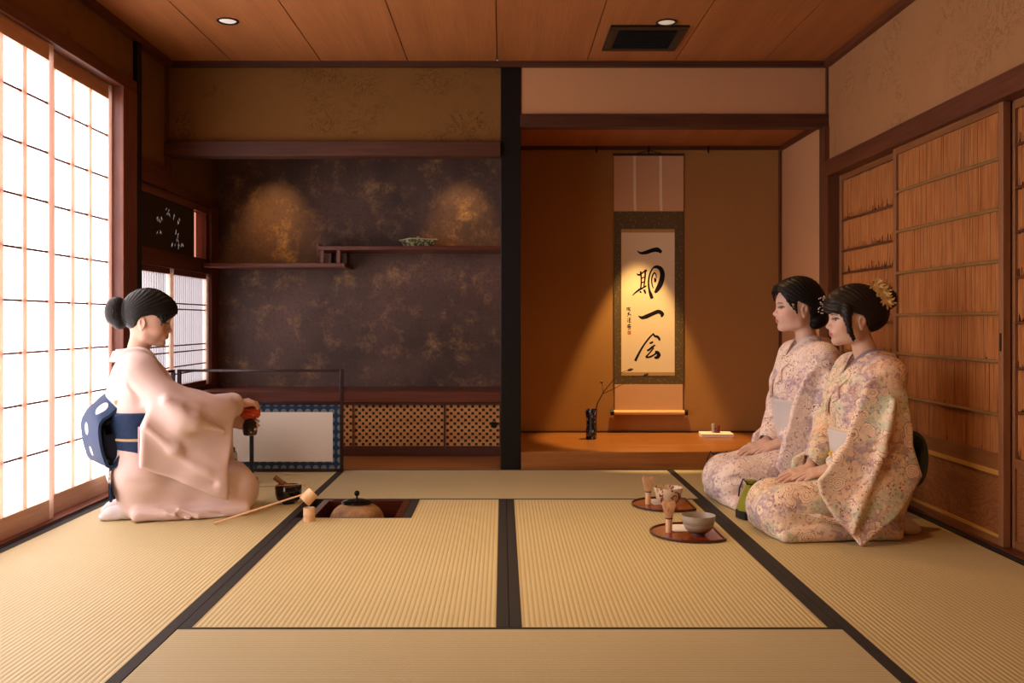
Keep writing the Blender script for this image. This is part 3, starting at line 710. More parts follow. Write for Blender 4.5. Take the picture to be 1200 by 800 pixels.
c_ = g.mix(fl_, hexc('d9c3a0'), hexc('84402f')); c_ = g.mix(lf_, c_, hexc('a7693f')); g.color(c_)
bowl_obj(.789, 4.455, .965, g.m, 'cream tea bowl painted with brown flowers on the farther tray', None,
         [(.030,.0),(.031,.006),(.046,.014),(.060,.034),(.0655,.060),(.071,.084),(.070,.087),(.0675,.083),(.062,.060),(.055,.034),(.040,.017),(0,.013)])
I3 = Matrix.Identity(3)
whisk('tea_whisk', (.688, 3.872, .0078), I3, 'upright bamboo whisk on the nearer tray beside the grey bowl', M['bamboo_z'], 1.08)
whisk('tea_whisk', (.696, 4.475, .0078), I3, 'upright bamboo whisk on the farther tray beside the flowered bowl', M['bamboo_z'], 1.08)
M['white_paper'] = plain('white paper', (.80,.76,.70), .8, .2, var=.02)
def sheet(x, y, a, label):
    m = MB()
    for k, (dx_, da) in enumerate(((0,0),(.004,.05),(-.003,-.03))):
        R = Matrix.Rotation(a+da, 3, 'Z'); m.obox((x+dx_, y, .0083+.0007*k), (.040,.066,.0004), R)
    m.build('folded_paper', M['white_paper'], label=label, cat='paper')
sheet(.745, 3.950, .12, 'folded white paper on the nearer tray behind the grey bowl')
sheet(.752, 4.52, .15, 'folded white paper on the farther tray behind the flowered bowl')

# ---- hanging scroll
WY = WALLY - .010
sx0, sx1 = at(719.5,0,WY).x, at(801,0,WY).x
Zs = lambda y: at(0,y,WY).z
sc = thing('hanging_scroll', 'tall calligraphy scroll with brown brocade border hanging in the alcove', 'scroll', ((sx0+sx1)/2, WY, Zs(486)))
M['scroll_silk'] = plain('pinkish tan scroll silk', hexc('cda27c'), .8, .2, var=.03, scale=200)
g = N('olive brocade', .6, .4); v = g.coord()
d1 = g.voro(v, 55, 'F1'); g.color(g.mix(g.ramp(d1, [(.10, 1.0), (.30, 0.0)]), hexc('57472e'), hexc('8d7a4e'))); M['brocade'] = g.m
M['calli'] = plain('cream calligraphy paper', hexc('e6d3b4'), .9, .1, var=.015)
M['ink'] = plain('black ink', (.006,.005,.005), .7, .2)
t = .003
B(sx0, sx1, WY-t, WY, Zs(247.5), Zs(182)).build('top_panel', M['scroll_silk'], sc)
bd = B(sx0, sx1, WY-t, WY, Zs(450), Zs(247.5)).build('brocade_border', M['brocade'], sc)
B(sx0+.006, sx1-.006, WY-t, WY, Zs(482), Zs(450)).build('bottom_panel', M['scroll_silk'], sc)
px0, px1 = at(728,0,WY).x, at(790.5,0,WY).x
pp = B(px0, px1, WY-t-.001, WY-t, Zs(440), Zs(268.5)).build('writing_paper', M['calli'], sc)
for ya, yb in ((268.5,272.5),(436,440)): B(px0, px1, WY-t-.0016, WY-t-.001, Zs(yb), Zs(ya)).build('gold_strip', plain('tan silk strip', hexc('b28d58'), .6), pp)
for x in (743.5, 774):
    xa_ = at(x,0,WY).x; MB().add([(xa_-.009,WY-t-.002,Zs(182)),(xa_+.009,WY-t-.002,Zs(182)),(xa_+.011,WY-t-.006,Zs(236)),(xa_-.008,WY-t-.006,Zs(236)),
        (xa_+.014,WY-t-.002,Zs(247)),(xa_-.003,WY-t-.002,Zs(247))]+[(xa_-.009,WY-t-.0005,Zs(182)),(xa_+.009,WY-t-.0005,Zs(182)),(xa_+.011,WY-t-.004,Zs(236)),(xa_-.008,WY-t-.004,Zs(236)),(xa_+.014,WY-t-.0005,Zs(247)),(xa_-.003,WY-t-.0005,Zs(247))],
        [(0,1,2,3),(3,2,4,5),(6,9,8,7),(9,11,10,8),(0,3,9,6),(1,7,8,2),(3,5,11,9),(2,8,10,4),(0,6,7,1),(5,4,10,11)]).build('ribbon', M['calli'], sc)
RX90 = Matrix.Rotation(PI/2, 3, 'Y')
MB().lathe([(0,-.008),(.008,-.008),(.008,sx1-sx0+.002),(0,sx1-sx0+.002)], (sx0, WY-.008, Zs(181.5)), 12, RX90).build('top_rod', M['dark_wood'], sc, smooth=True)
ro = MB().lathe([(0,0),(.0165,0),(.0165,sx1-sx0+.004),(0,sx1-sx0+.004)], (sx0-.002, WY-.016, Zs(483)), 24, RX90).build('roller', plain('pale silk roller', hexc('dcae74'), .5), sc, smooth=True)
for x0 in (sx0-.026, sx1+.003): MB().lathe([(0,0),(.0185,0),(.0195,.012),(.0185,.023),(0,.023)], (x0, WY-.016, Zs(483)), 20, RX90).build('roller_knob', M['black_lac'], sc, smooth=True)
MB().tube([((sx0+sx1)/2-.09,WY-.008,Zs(180.5)),((sx0+sx1)/2,WY-.010,Zs(176.5)),((sx0+sx1)/2+.09,WY-.008,Zs(180.5))], .0025, 6).build('hanging_cord', M['black_cloth'], sc)
ink_o = Vector((0, WY-t-.001, 0)); ex, ez, en = Vector((1,0,0)), Vector((0,0,1)), Vector((0,-1,0))
def stroke(m, pts, ws, k=F_PX/WY):
    """pts: picture positions of the brush path, ws: brush width in the same unit"""
    P = [(at(x,0,WY).x, Zs(y)) for x, y in pts]
    # smooth the path
    Q = []; W = []
    n = len(P)
    for i in range(n-1):
        p0, p1, p2, p3 = P[max(i-1,0)], P[i], P[i+1], P[min(i+2,n-1)]
        for s in range(6):
            u = s/6
            f = lambda a,b,c,d: .5*((2*b)+(-a+c)*u+(2*a-5*b+4*c-d)*u*u+(-a+3*b-3*c+d)*u**3)
            Q.append((f(p0[0],p1[0],p2[0],p3[0]), f(p0[1],p1[1],p2[1],p3[1]))); W.append((ws[i]+(ws[i+1]-ws[i])*u)/k)
    Q.append(P[-1]); W.append(ws[-1]/k)
    m.ribbon(Q, W, ink_o, ex, ez, en, .0005, .0001)
cA = lambda L: [(710+x/5.714, 280+y/5.714) for x, y in L]
cB = lambda L: [(670+x/5.333, 380+y/5.333) for x, y in L]
ch = MB()
stroke(ch, cA([(209,80),(232,94),(268,90),(310,76),(345,72),(372,90)]), [.6,2.6,4.4,4.8,5.6,3.0])
ch.build('character', M['ink'], pp)
ch = MB()
for pts, ws in [
  ([(206,232),(222,240),(250,222),(274,208)], [1,2.2,1.8,2.6]), ([(232,216),(236,262),(236,300),(232,335)], [2,1.8,1.8,1.5]),
  ([(264,206),(262,250),(258,290),(254,322)], [2.4,2,1.6,1.5]), ([(238,262),(250,258),(260,252)], [1.4,1.4,1]), ([(240,292),(252,288),(260,284)], [1.4,1.4,1]),
  ([(214,338),(236,332),(258,320),(272,312)], [1,1.8,1.8,1.2]), ([(242,330),(220,342),(198,358),(178,377)], [1.4,2,1.8,1]),
  ([(228,350),(236,360)], [2.2,1.4]), ([(254,338),(260,350),(266,366)], [1.8,2.4,1.6]),
  ([(326,184),(308,204),(292,240),(285,290),(290,340),(300,372),(310,398)], [1.2,1.8,2,2,2.4,4,3.6]),
  ([(318,192),(340,186),(366,200),(378,232),(374,270),(362,306),(344,338),(328,360)], [2,3.6,5,5.6,6,6,5,2.2]),
  ([(324,226),(312,244),(306,276),(310,310),(318,330)], [1.8,1.8,1.6,1.4,1]), ([(322,222),(334,236),(338,262)], [1.4,1.4,1]), ([(326,260),(330,274),(328,290)], [1.6,3,1.6])]:
    stroke(ch, cA(pts), ws)
ch.build('character', M['ink'], pp)
ch = MB()
stroke(ch, cA([(217,514),(240,526),(272,518),(312,500),(352,486),(376,502),(370,522)]), [.8,3.6,4.8,4.4,4.6,4.8,1.6])
ch.build('character', M['ink'], pp)
ch = MB()
for pts, ws in [([(512,56),(484,84),(452,126),(424,172),(396,228)], [1.6,2,2,2.4,3]), ([(508,58),(520,74),(534,76),(546,90),(548,102)], [1.6,2.4,3,2.8,1.4]),
  ([(486,118),(498,114),(508,108)], [2,2.4,1.6]), ([(470,164),(486,156),(504,140),(522,128)], [2.2,2.6,2.4,1.2]),
  ([(512,146),(488,176),(462,204)], [1.4,1.6,2]), ([(462,205),(484,204),(506,194),(530,178)], [2,2.2,2,2]), ([(520,170),(536,176),(543,192),(532,206),(516,206)], [2.4,4,4.6,4,2])]:
    stroke(ch, cB(pts), ws)
ch.build('character', M['ink'], pp)
rnd = random.Random(11)
sigs = [[([(142,458),(142,478)],[1,1]),([(139,466),(150,460)],[.7,.7]),([(150,456),(153,480)],[.8,.9]),([(153,466),(164,458)],[.7,.8]),([(156,470),(166,482)],[.9,.7])],
        [([(144,500),(158,490)],[.8,.9]),([(152,492),(148,512),(142,516)],[.9,.8,.6]),([(150,504),(164,504),(166,514)],[.8,.9,.7])],
        [([(143,532),(147,536)],[.8,.7]),([(143,544),(147,555)],[.8,.8]),([(153,530),(167,528)],[.8,.8]),([(158,530),(156,556)],[.8,.8]),([(151,543),(168,541)],[.8,.7]),([(152,556),(169,555)],[.8,.8])],
        [([(142,578),(166,572)],[.9,.9]),([(154,568),(154,588)],[.8,.8]),([(140,588),(170,584)],[.9,.9]),([(147,592),(162,592),(160,602),(148,602)],[.8,.8,.8,.7])]]
for sg in sigs:
    m_ = MB()
    for pts, ws in sg: stroke(m_, cA(pts), ws)
    m_.build('signature', M['ink'], pp)
M['seal'] = plain('red seal ink', hexc('b5482f'), .8)
m_ = MB()
for pts, ws in [([(147,616),(147,636)],[.6,.6]),([(165,616),(165,636)],[.6,.6]),([(147,616),(165,616)],[.6,.6]),([(147,636),(165,636)],[.6,.6]),([(152,618),(152,634)],[.5,.5]),([(156,620),(162,620)],[.6,.6]),([(158,618),(158,634)],[.5,.5]),([(155,628),(164,628)],[.6,.6])]: stroke(m_, cA(pts), ws)
m_.build('seal', M['seal'], pp, label='small red seal under the signature')
for x, w_ in ((699,'left of the scroll'),(760,'holding the scroll cord'),(830,'right of the scroll')):
    c = at(x,0,WALLY-.024)
    m_ = MB(); m_.box(c.x-.006, c.x+.006, WALLY-.026, WALLY-.022, 2.055, 2.10); m_.tube([(c.x,WALLY-.025,2.062),(c.x,WALLY-.030,2.050),(c.x,WALLY-.036,2.047),(c.x,WALLY-.041,2.054)], .003, 6)
    m_.build('hanging_hook', M['black_lac'], label='small dark metal hook on the alcove rail ' + {'left of the scroll':'left of the hanging scroll','holding the scroll cord':'carrying the scroll cord','right of the scroll':'right of the hanging scroll'}[w_], cat='hook', group='hooks on the scroll rail')

# ---- vase with a bare branch
vx, vy, vz = at(693,0,6.17).x, 6.17, .1055
g = N('mottled blue black glaze', .2, .6); v = g.coord()
g.color(g.ramp(g.noise(g.coord(scale=(1,1,.6)), 48, 5, .7), [(.48, hexc('11131a')), (.56, hexc('3a4356')), (.64, hexc('b4bac6'))])); g.bump(g.noise(v, 60, 3), .4, .004)
MB().lathe([(.033,0),(.036,.004),(.036,.05),(.034,.10),(.036,.15),(.042,.192),(.040,.196),(.036,.19),(.031,.14),(.030,.02),(0,.012)], (vx,vy,vz), 32, None, lambda a,z: 1+.03*math.sin(4*a)+.015*math.sin(40*z)).build('flower_vase', g.m, smooth=True, label='slim dark blue speckled vase on the alcove floor', cat='vase')
br = thing('flower_branch', 'thin bare branch with buds rising out of the dark vase', 'branch', (vx,vy,vz+.03))
P = lambda x, y, dy=0: at(670+x/5.333, 380+y/5.333, 6.17+dy)
M['twig'] = plain('dark bark', hexc('2a150c'), .7)
b1 = MB(); b1.tube([(vx+.004,vy+.002,vz+.016), P(146,562), P(159,495,.005), P(200,420,.01), P(262,345,.02), P(318,297,.02), P(352,286,.02)], [.0035,.0035,.0036,.0034,.0026,.0018,.0014], 8)
b1.build('stem', M['twig'], br, smooth=True)
b2 = MB(); b2.tube([P(196,432,.01), P(240,412,-.01), P(310,378,-.03), P(385,330,-.04), P(455,318,-.045)], [.0026,.0022,.0018,.0016,.0013], 8); b2.tube([P(388,329,-.04), P(384,318,-.04)], [.0014,.0008], 6)
b2.build('stem', M['twig'], br, smooth=True)
b3 = MB(); b3.tube([P(198,424,.01), P(192,395,.01), P(189,365,.01)], [.0018,.0014,.0011], 6); b3.build('stem', M['twig'], br, smooth=True)
M['bud'] = plain('brown bud', hexc('3f1c12'), .6)
for a, b_, r in ((P(346,288,.02),P(386,278,.02),.010),(P(448,322,-.045),P(482,306,-.045),.011),(P(189,368,.01),P(184,350,.01),.011)):
    MB().tube([a, a.lerp(b_,.25), a.lerp(b_,.55), a.lerp(b_,.8), b_], [.002, r*.8, r, r*.6, .0008], 10).build('bud', M['bud'], br, smooth=True)

# ---- folded cloth and small figure in the alcove
fx0, fx1, fy0 = at(821,0,6.26).x, at(859,0,6.26).x, 6.24
fc = MB()
for k, (z0, z1) in enumerate(((.1055,.117),(.1175,.130))): 
    fc.add([(fx0+.016*(1-k)*0,fy0,z0),(fx1,fy0,z0),(fx1+.012,fy0+.15,z0),(fx0+.012,fy0+.15,z0),(fx0+.004,fy0,z1),(fx1,fy0,z1-.001),(fx1+.012,fy0+.15,z1-.001),(fx0+.016,fy0+.15,z1)],[(3,2,1,0),(4,5,6,7),(0,1,5,4),(1,2,6,5),(2,3,7,6),(3,0,4,7)])
fc.build('folded_cloth', M['white_paper'], bevel=.003, label='folded white cloth on the alcove floor under a small figure', cat='cloth')
ic = Vector((at(839,0,6.30).x, 6.31, .1305))
ig = thing('incense_figure', 'tiny red brown and silver figure on the folded white cloth', 'ornament', ic)
m_ = MB(); m_.lathe([(.0,0),(.020,0),(.024,.010),(.022,.022),(.012,.030),(0,.032)], ic+Vector((.008,0,0)), 18); m_.lathe([(0,.024),(.010,.030),(.012,.040),(.008,.048),(0,.050)], ic+Vector((.020,0,0)), 14)
m_.build('figure_body', plain('red brown ceramic', hexc('6a2a20'), .25), ig, smooth=True)
m_ = MB(); m_.lathe([(0,.0),(.011,.002),(.012,.03),(.015,.046),(.011,.060),(0,.063)], ic+Vector((-.016,-.004,0)), 14); m_.build('figure_top', plain('silver glaze', hexc('a09a98'), .25), ig, smooth=True)

# ---- ceiling fittings
M['lamp_glow'] = emit('lamp reflector glow', (1, .78, .5), .22); M['vent'] = plain('dark brown metal', hexc('120b08'), .4, .4)
LAMPS = [(at(267,24,4.79).x, 4.79), (at(781,25,4.81).x, 4.81), (-1.30, 2.75), (.86, 2.75), (-.2, 1.2), (-.10, 3.6)]  # first two are seen; the other four are unseen, added to light the room
for i, (x, y) in enumerate(LAMPS):
    t = thing('ceiling_downlight', ['recessed round downlight near the paper windows', 'recessed round downlight beside the dark ceiling vent', 'unseen downlight added to light the near left mats', 'unseen downlight added to light the near right mats', 'unseen downlight added for light above the viewer', 'unseen downlight added to warm the middle mats'][i], 'ceiling light', (x,y,CEIL-.012), 'recessed downlights')
    MB().lathe([(.052,-.001),(.056,-.004),(.053,-.007),(.046,-.006),(.043,-.001)], (x,y,CEIL), 32).build('rim', M['black_lac'], t, smooth=True)
    MB().lathe([(.043,-.0015),(.040,-.0030),(.020,-.0036),(0,-.0036)], (x,y,CEIL), 24).build('reflector', M['lamp_glow'], t, smooth=True, label='pale glowing reflector')
vt = thing('ceiling_vent', 'dark rectangular ventilation grille in the cedar ceiling', 'vent', (.767, 5.08, CEIL-.012))
x0, x1, y0, y1 = .562, .974, 4.858, 5.297
fr = MB(); fr.box(x0,x1,y0,y0+.05,CEIL-.012,CEIL-.0005); fr.box(x0,x1,y1-.05,y1,CEIL-.012,CEIL-.0005); fr.box(x0,x0+.05,y0+.05,y1-.05,CEIL-.012,CEIL-.0005); fr.box(x1-.05,x1,y0+.05,y1-.05,CEIL-.012,CEIL-.0005)
fr.build('frame', M['vent'], vt, bevel=.003)
gl = MB(); gl.box(x0+.05,x1-.05,y0+.05,y1-.05,CEIL-.004,CEIL-.0005)
for k in range(14): yy = y0+.062+.0245*k; gl.obox((.768,yy,CEIL-.007), (.155,.008,.0012), Matrix.Rotation(.5,3,'X'))
gl.build('grille', plain('black grille', (.008,.006,.005), .6), vt)
# ================================================================== people
class Field:
    """a signed distance grid; shapes are blended into it and one closed surface is drawn from it"""
    def __init__(s, lo, hi, h):
        s.lo = np.array(lo, float); s.h = h
        s.n = np.ceil((np.array(hi, float)-s.lo)/h).astype(int)+1
        s.D = np.full(s.n, .5, np.float32)
        s.ax = [(s.lo[i]+h*np.arange(s.n[i])).astype(np.float32) for i in range(3)]
    def _reg(s, lo, hi, m):
        a = np.clip(np.floor((np.array(lo)-m-s.lo)/s.h).astype(int), 0, s.n); b = np.clip(np.ceil((np.array(hi)+m-s.lo)/s.h).astype(int)+1, 0, s.n)
        if np.any(b <= a): return None
        sl = tuple(slice(a[i], b[i]) for i in range(3))
        return sl, (s.ax[0][sl[0]][:,None,None], s.ax[1][sl[1]][None,:,None], s.ax[2][sl[2]][None,None,:])
    def op(s, sh, k=0.0, mode='add', T=None):
        fn, lo, hi = sh
        if T is not None:
            cs = np.array([[(lo,hi)[i][0],(lo,hi)[j][1],(lo,hi)[q][2]] for i in (0,1) for j in (0,1) for q in (0,1)])
            cs = cs @ T.R.T + T.c; lo, hi = cs.min(0), cs.max(0)
        r = s._reg(lo, hi, k+3*s.h+.008)
        if r is None: return s
        sl, P = r
        if T is not None: P = T.inv(*P)
        d = fn(*P).astype(np.float32); D = s.D[sl]
        if mode == 'add':
            if k > 0: hh = np.maximum(k-np.abs(D-d), 0)/k; D = np.minimum(D, d)-hh*hh*k*.25
            else: D = np.minimum(D, d)
        elif mode == 'sub':
            d = -d
            if k > 0: hh = np.maximum(k-np.abs(D-d), 0)/k; D = np.maximum(D, d)+hh*hh*k*.25
            else: D = np.maximum(D, d)
        s.D[sl] = D; return s
    def P(s): return s.ax[0][:,None,None], s.ax[1][None,:,None], s.ax[2][None,None,:]
    def keep(s, fn):
        s.D = np.maximum(s.D, fn(*s.P()).astype(np.float32)); return s
    def warp(s, fn):
        s.D = s.D + fn(*s.P()).astype(np.float32); return s
    def surface(s):
        D = s.D; D[0]=D[-1]=.5; D[:,0]=D[:,-1]=.5; D[:,:,0]=D[:,:,-1]=.5
        I = D < 0; nx, ny, nz = D.shape
        cnt = np.zeros((nx-1,ny-1,nz-1), np.uint8)
        off = [(i,j,k) for i in (0,1) for j in (0,1) for k in (0,1)]
        for i,j,k in off: cnt += I[i:nx-1+i, j:ny-1+j, k:nz-1+k]
        cells = np.argwhere((cnt > 0) & (cnt < 8))
        idx = np.full(cnt.shape, -1, np.int32); idx[tuple(cells.T)] = np.arange(len(cells))
        acc = np.zeros((len(cells),3)); num = np.zeros(len(cells))
        for a in off:
            for ax in range(3):
                if a[ax]: continue
                b = list(a); b[ax] = 1
                da = D[tuple((cells+a).T)]; db = D[tuple((cells+b).T)]
                m = (da < 0) != (db < 0)
                t = da[m]/(da[m]-db[m])
                p = np.tile(np.array(a, float), (m.sum(),1)); p[:,ax] += t
                acc[m] += p; num[m] += 1
        V = s.lo + (cells + acc/num[:,None])*s.h
        quads = []
        for ax in range(3):
            u, v = [(1,2),(2,0),(0,1)][ax]
            sl0 = [slice(None)]*3; sl1 = [slice(None)]*3; sl0[ax] = slice(0,-1); sl1[ax] = slice(1,None)
            e = np.argwhere(I[tuple(sl0)] != I[tuple(sl1)])
            e = e[(e[:,u] > 0) & (e[:,v] > 0) & (e[:,u] < D.shape[u]-1) & (e[:,v] < D.shape[v]-1)]
            du = np.zeros(3,int); du[u] = 1; dv = np.zeros(3,int); dv[v] = 1
            q = np.stack([idx[tuple((e-du-dv).T)], idx[tuple((e-dv).T)], idx[tuple(e.T)], idx[tuple((e-du).T)]], 1)
            ins = I[tuple(e.T)]
            q[~ins] = q[~ins][:, ::-1]
            quads.append(q)
        Q = np.concatenate(quads); Q = Q[(Q >= 0).all(1)]
        return V, Q
    def mesh(s, name, mats, parent, world=None, smooth_it=1, colour=None, label=None):
        V, Q = s.surface()
        for _ in range(smooth_it):
            A = np.zeros_like(V); n_ = np.zeros(len(V))
            for i in range(4):
                j = (i+1) % 4
                np.add.at(A, Q[:,i], V[Q[:,j]]); np.add.at(n_, Q[:,i], 1)
                np.add.at(A, Q[:,j], V[Q[:,i]]); np.add.at(n_, Q[:,j], 1)
            V = V*.45 + (A/np.maximum(n_,1)[:,None])*.55
        me = bpy.data.meshes.new(name)
        me.vertices.add(len(V)); me.vertices.foreach_set('co', V.astype(np.float32).ravel())
        me.loops.add(Q.size); me.loops.foreach_set('vertex_index', Q.astype(np.int32).ravel())
        me.polygons.add(len(Q)); me.polygons.foreach_set('loop_start', np.arange(0, Q.size, 4, dtype=np.int32))
        me.update(calc_edges=True); me.validate()
        me.polygons.foreach_set('use_smooth', [True]*len(me.polygons))
        if colour is not None:
            a = me.color_attributes.new('tint', 'FLOAT_COLOR', 'POINT')
            c = np.ones((len(V),4), np.float32); c[:,:3] = colour(V); a.data.foreach_set('color', c.ravel())
        me.materials.append(mats)
        o = bpy.data.objects.new(name, me); C.objects.link(o)
        if parent is not None: o.parent = parent
        if label: o['label'] = label
        return o
class Tr:
    """a local frame: c its origin, R its axes as columns"""
    def __init__(s, c, R): s.c = np.array(c, float); s.R = np.array(R, float)
    def inv(s, X, Y, Z):
        a, b, d = X-s.c[0], Y-s.c[1], Z-s.c[2]; R = s.R
        return (a*R[0,0]+b*R[1,0]+d*R[2,0], a*R[0,1]+b*R[1,1]+d*R[2,1], a*R[0,2]+b*R[1,2]+d*R[2,2])
    def to(s, p): return s.R @ np.array(p, float) + s.c
A_ = lambda p: np.array(p, float)
def rc(p, q, r0, r1=None, sc=(1,1,1)):
    """tapered capsule; sc stretches space (a value under 1 widens)"""
    r1 = r0 if r1 is None else r1; p, q, sc = A_(p), A_(q), A_(sc); ps, qs = p*sc, q*sc; d = qs-ps; L2 = max(float(d@d), 1e-9)
    def fn(X, Y, Z):
        x, y, z = X*sc[0]-ps[0], Y*sc[1]-ps[1], Z*sc[2]-ps[2]
        t = np.clip((x*d[0]+y*d[1]+z*d[2])/L2, 0, 1)
        return np.sqrt((x-t*d[0])**2+(y-t*d[1])**2+(z-t*d[2])**2)-(r0+t*(r1-r0))
    m = max(r0, r1)/sc
    return fn, np.minimum(p,q)-m, np.maximum(p,q)+m
def el(c, r, R=None):
    c, r = A_(c), A_(r); R = np.eye(3) if R is None else np.array(R)
    def fn(X, Y, Z):
        a, b, d = X-c[0], Y-c[1], Z-c[2]
        x, y, z = [a*R[0,i]+b*R[1,i]+d*R[2,i] for i in range(3)]
        k0 = np.sqrt((x/r[0])**2+(y/r[1])**2+(z/r[2])**2); k1 = np.sqrt((x/r[0]**2)**2+(y/r[1]**2)**2+(z/r[2]**2)**2)
        return k0*(k0-1)/np.maximum(k1, 1e-6)
    m = r.max() if not np.allclose(R, np.eye(3)) else r
    return fn, c-m, c+m
def bx(c, h, r=.005, R=None):
    c, h = A_(c), A_(h); R = np.eye(3) if R is None else np.array(R)
    def fn(X, Y, Z):
        a, b, d = X-c[0], Y-c[1], Z-c[2]
        q = [np.abs(a*R[0,i]+b*R[1,i]+d*R[2,i])-(h[i]-r) for i in range(3)]
        o = np.sqrt(np.maximum(q[0],0)**2+np.maximum(q[1],0)**2+np.maximum(q[2],0)**2)
        return o+np.minimum(np.maximum(np.maximum(q[0],q[1]),q[2]),0)-r
    m = np.sqrt((h**2).sum())
    return fn, c-m, c+m
def poly2(pts, x, y):
    """signed distance to a polygon"""
    n = len(pts); d = None; s = np.ones(np.broadcast(x, y).shape, np.float32)
    for i in range(n):
        (ax, ay), (bx_, by_) = pts[i], pts[i-1]
        ex, ey = bx_-ax, by_-ay; wx, wy = x-ax, y-ay
        t = np.clip((wx*ex+wy*ey)/max(ex*ex+ey*ey, 1e-9), 0, 1)
        q = (wx-ex*t)**2+(wy-ey*t)**2
        d = q if d is None else np.minimum(d, q)
        c1, c2, c3 = y >= ay, y < by_, ex*wy > ey*wx
        flip = (c1 & c2 & c3) | (~c1 & ~c2 & ~c3)
        s = np.where(flip, -s, s)
    return s*np.sqrt(d)
def slab(pts, o, e1, e2, half, r=.012, bend=None):
    """a padded cloth panel: polygon pts in the plane o, e1, e2; half may be a function of plane position; bend moves it off the plane"""
    o, e1, e2 = A_(o), A_(e1), A_(e2); nn = np.cross(e1, e2)
    def fn(X, Y, Z):
        a, b, c = X-o[0], Y-o[1], Z-o[2]
        u = a*e1[0]+b*e1[1]+c*e1[2]; v = a*e2[0]+b*e2[1]+c*e2[2]; w = a*nn[0]+b*nn[1]+c*nn[2]
        if bend is not None: w = w-bend(u, v)
        h_ = half(u, v) if callable(half) else half
        d2 = poly2(pts, u, v)+r; dn = np.abs(w)-h_+r
        return np.sqrt(np.maximum(d2,0)**2+np.maximum(dn,0)**2)+np.minimum(np.maximum(d2,dn),0)-r
    V = np.array([o+e1*p[0]+e2*p[1] for p in pts])
    m = .09 if callable(half) or half < .07 else half+.02
    return fn, V.min(0)-m, V.max(0)+m
def path(F, pts, rs, k, mode='add', T=None, sc=(1,1,1)):
    for i in range(len(pts)-1): F.op(rc(pts[i], pts[i+1], rs[i], rs[i+1], sc), k, mode, T)
def rot(yaw=0, pitch=0, roll=0):
    """columns: forward, left, up; pitch > 0 looks down"""
    return np.array(Matrix.Rotation(yaw,3,'Z') @ Matrix.Rotation(pitch,3,'Y') @ Matrix.Rotation(roll,3,'X'))

class Fig:
    """a kneeling figure: local axes forward, left, up from the floor point under the hips"""
    def __init__(s, org, heading, size=1.0):
        s.o = Vector((org[0], org[1], 0)); s.a = heading; s.R = Matrix.Rotation(heading, 3, 'Z'); s.size = size
    def px(s, x, y, l):
        """local point seen at picture position x, y on the plane `left = l`"""
        cam = s.R.inverted() @ (Vector((0,0,CAM_H))-s.o); d = s.R.inverted() @ Vector(((x-VX)/F_PX, 1, (VY-y)/F_PX))
        t = (l-cam.y)/d.y; p = cam+d*t; return A_((p.x, p.y, p.z))
    def plane(s, pxs, S, W):
        """picture points carried onto the upright plane through S and W -> origin, axes, 2D points"""
        S, W = A_(S), A_(W); e1 = A_((W[0]-S[0], W[1]-S[1], 0)); e1 /= np.linalg.norm(e1); e2 = A_((0,0,1)); nn = np.cross(e1, e2)
        cam = A_(s.R.inverted() @ (Vector((0,0,CAM_H))-s.o)); out = []
        for x, y in pxs:
            d = A_(s.R.inverted() @ Vector(((x-VX)/F_PX, 1, (VY-y)/F_PX)))
            t = ((S-cam)@nn)/(d@nn); p = cam+d*t; out.append((float((p-S)@e1), float((p-S)@e2)))
        return S, e1, e2, out

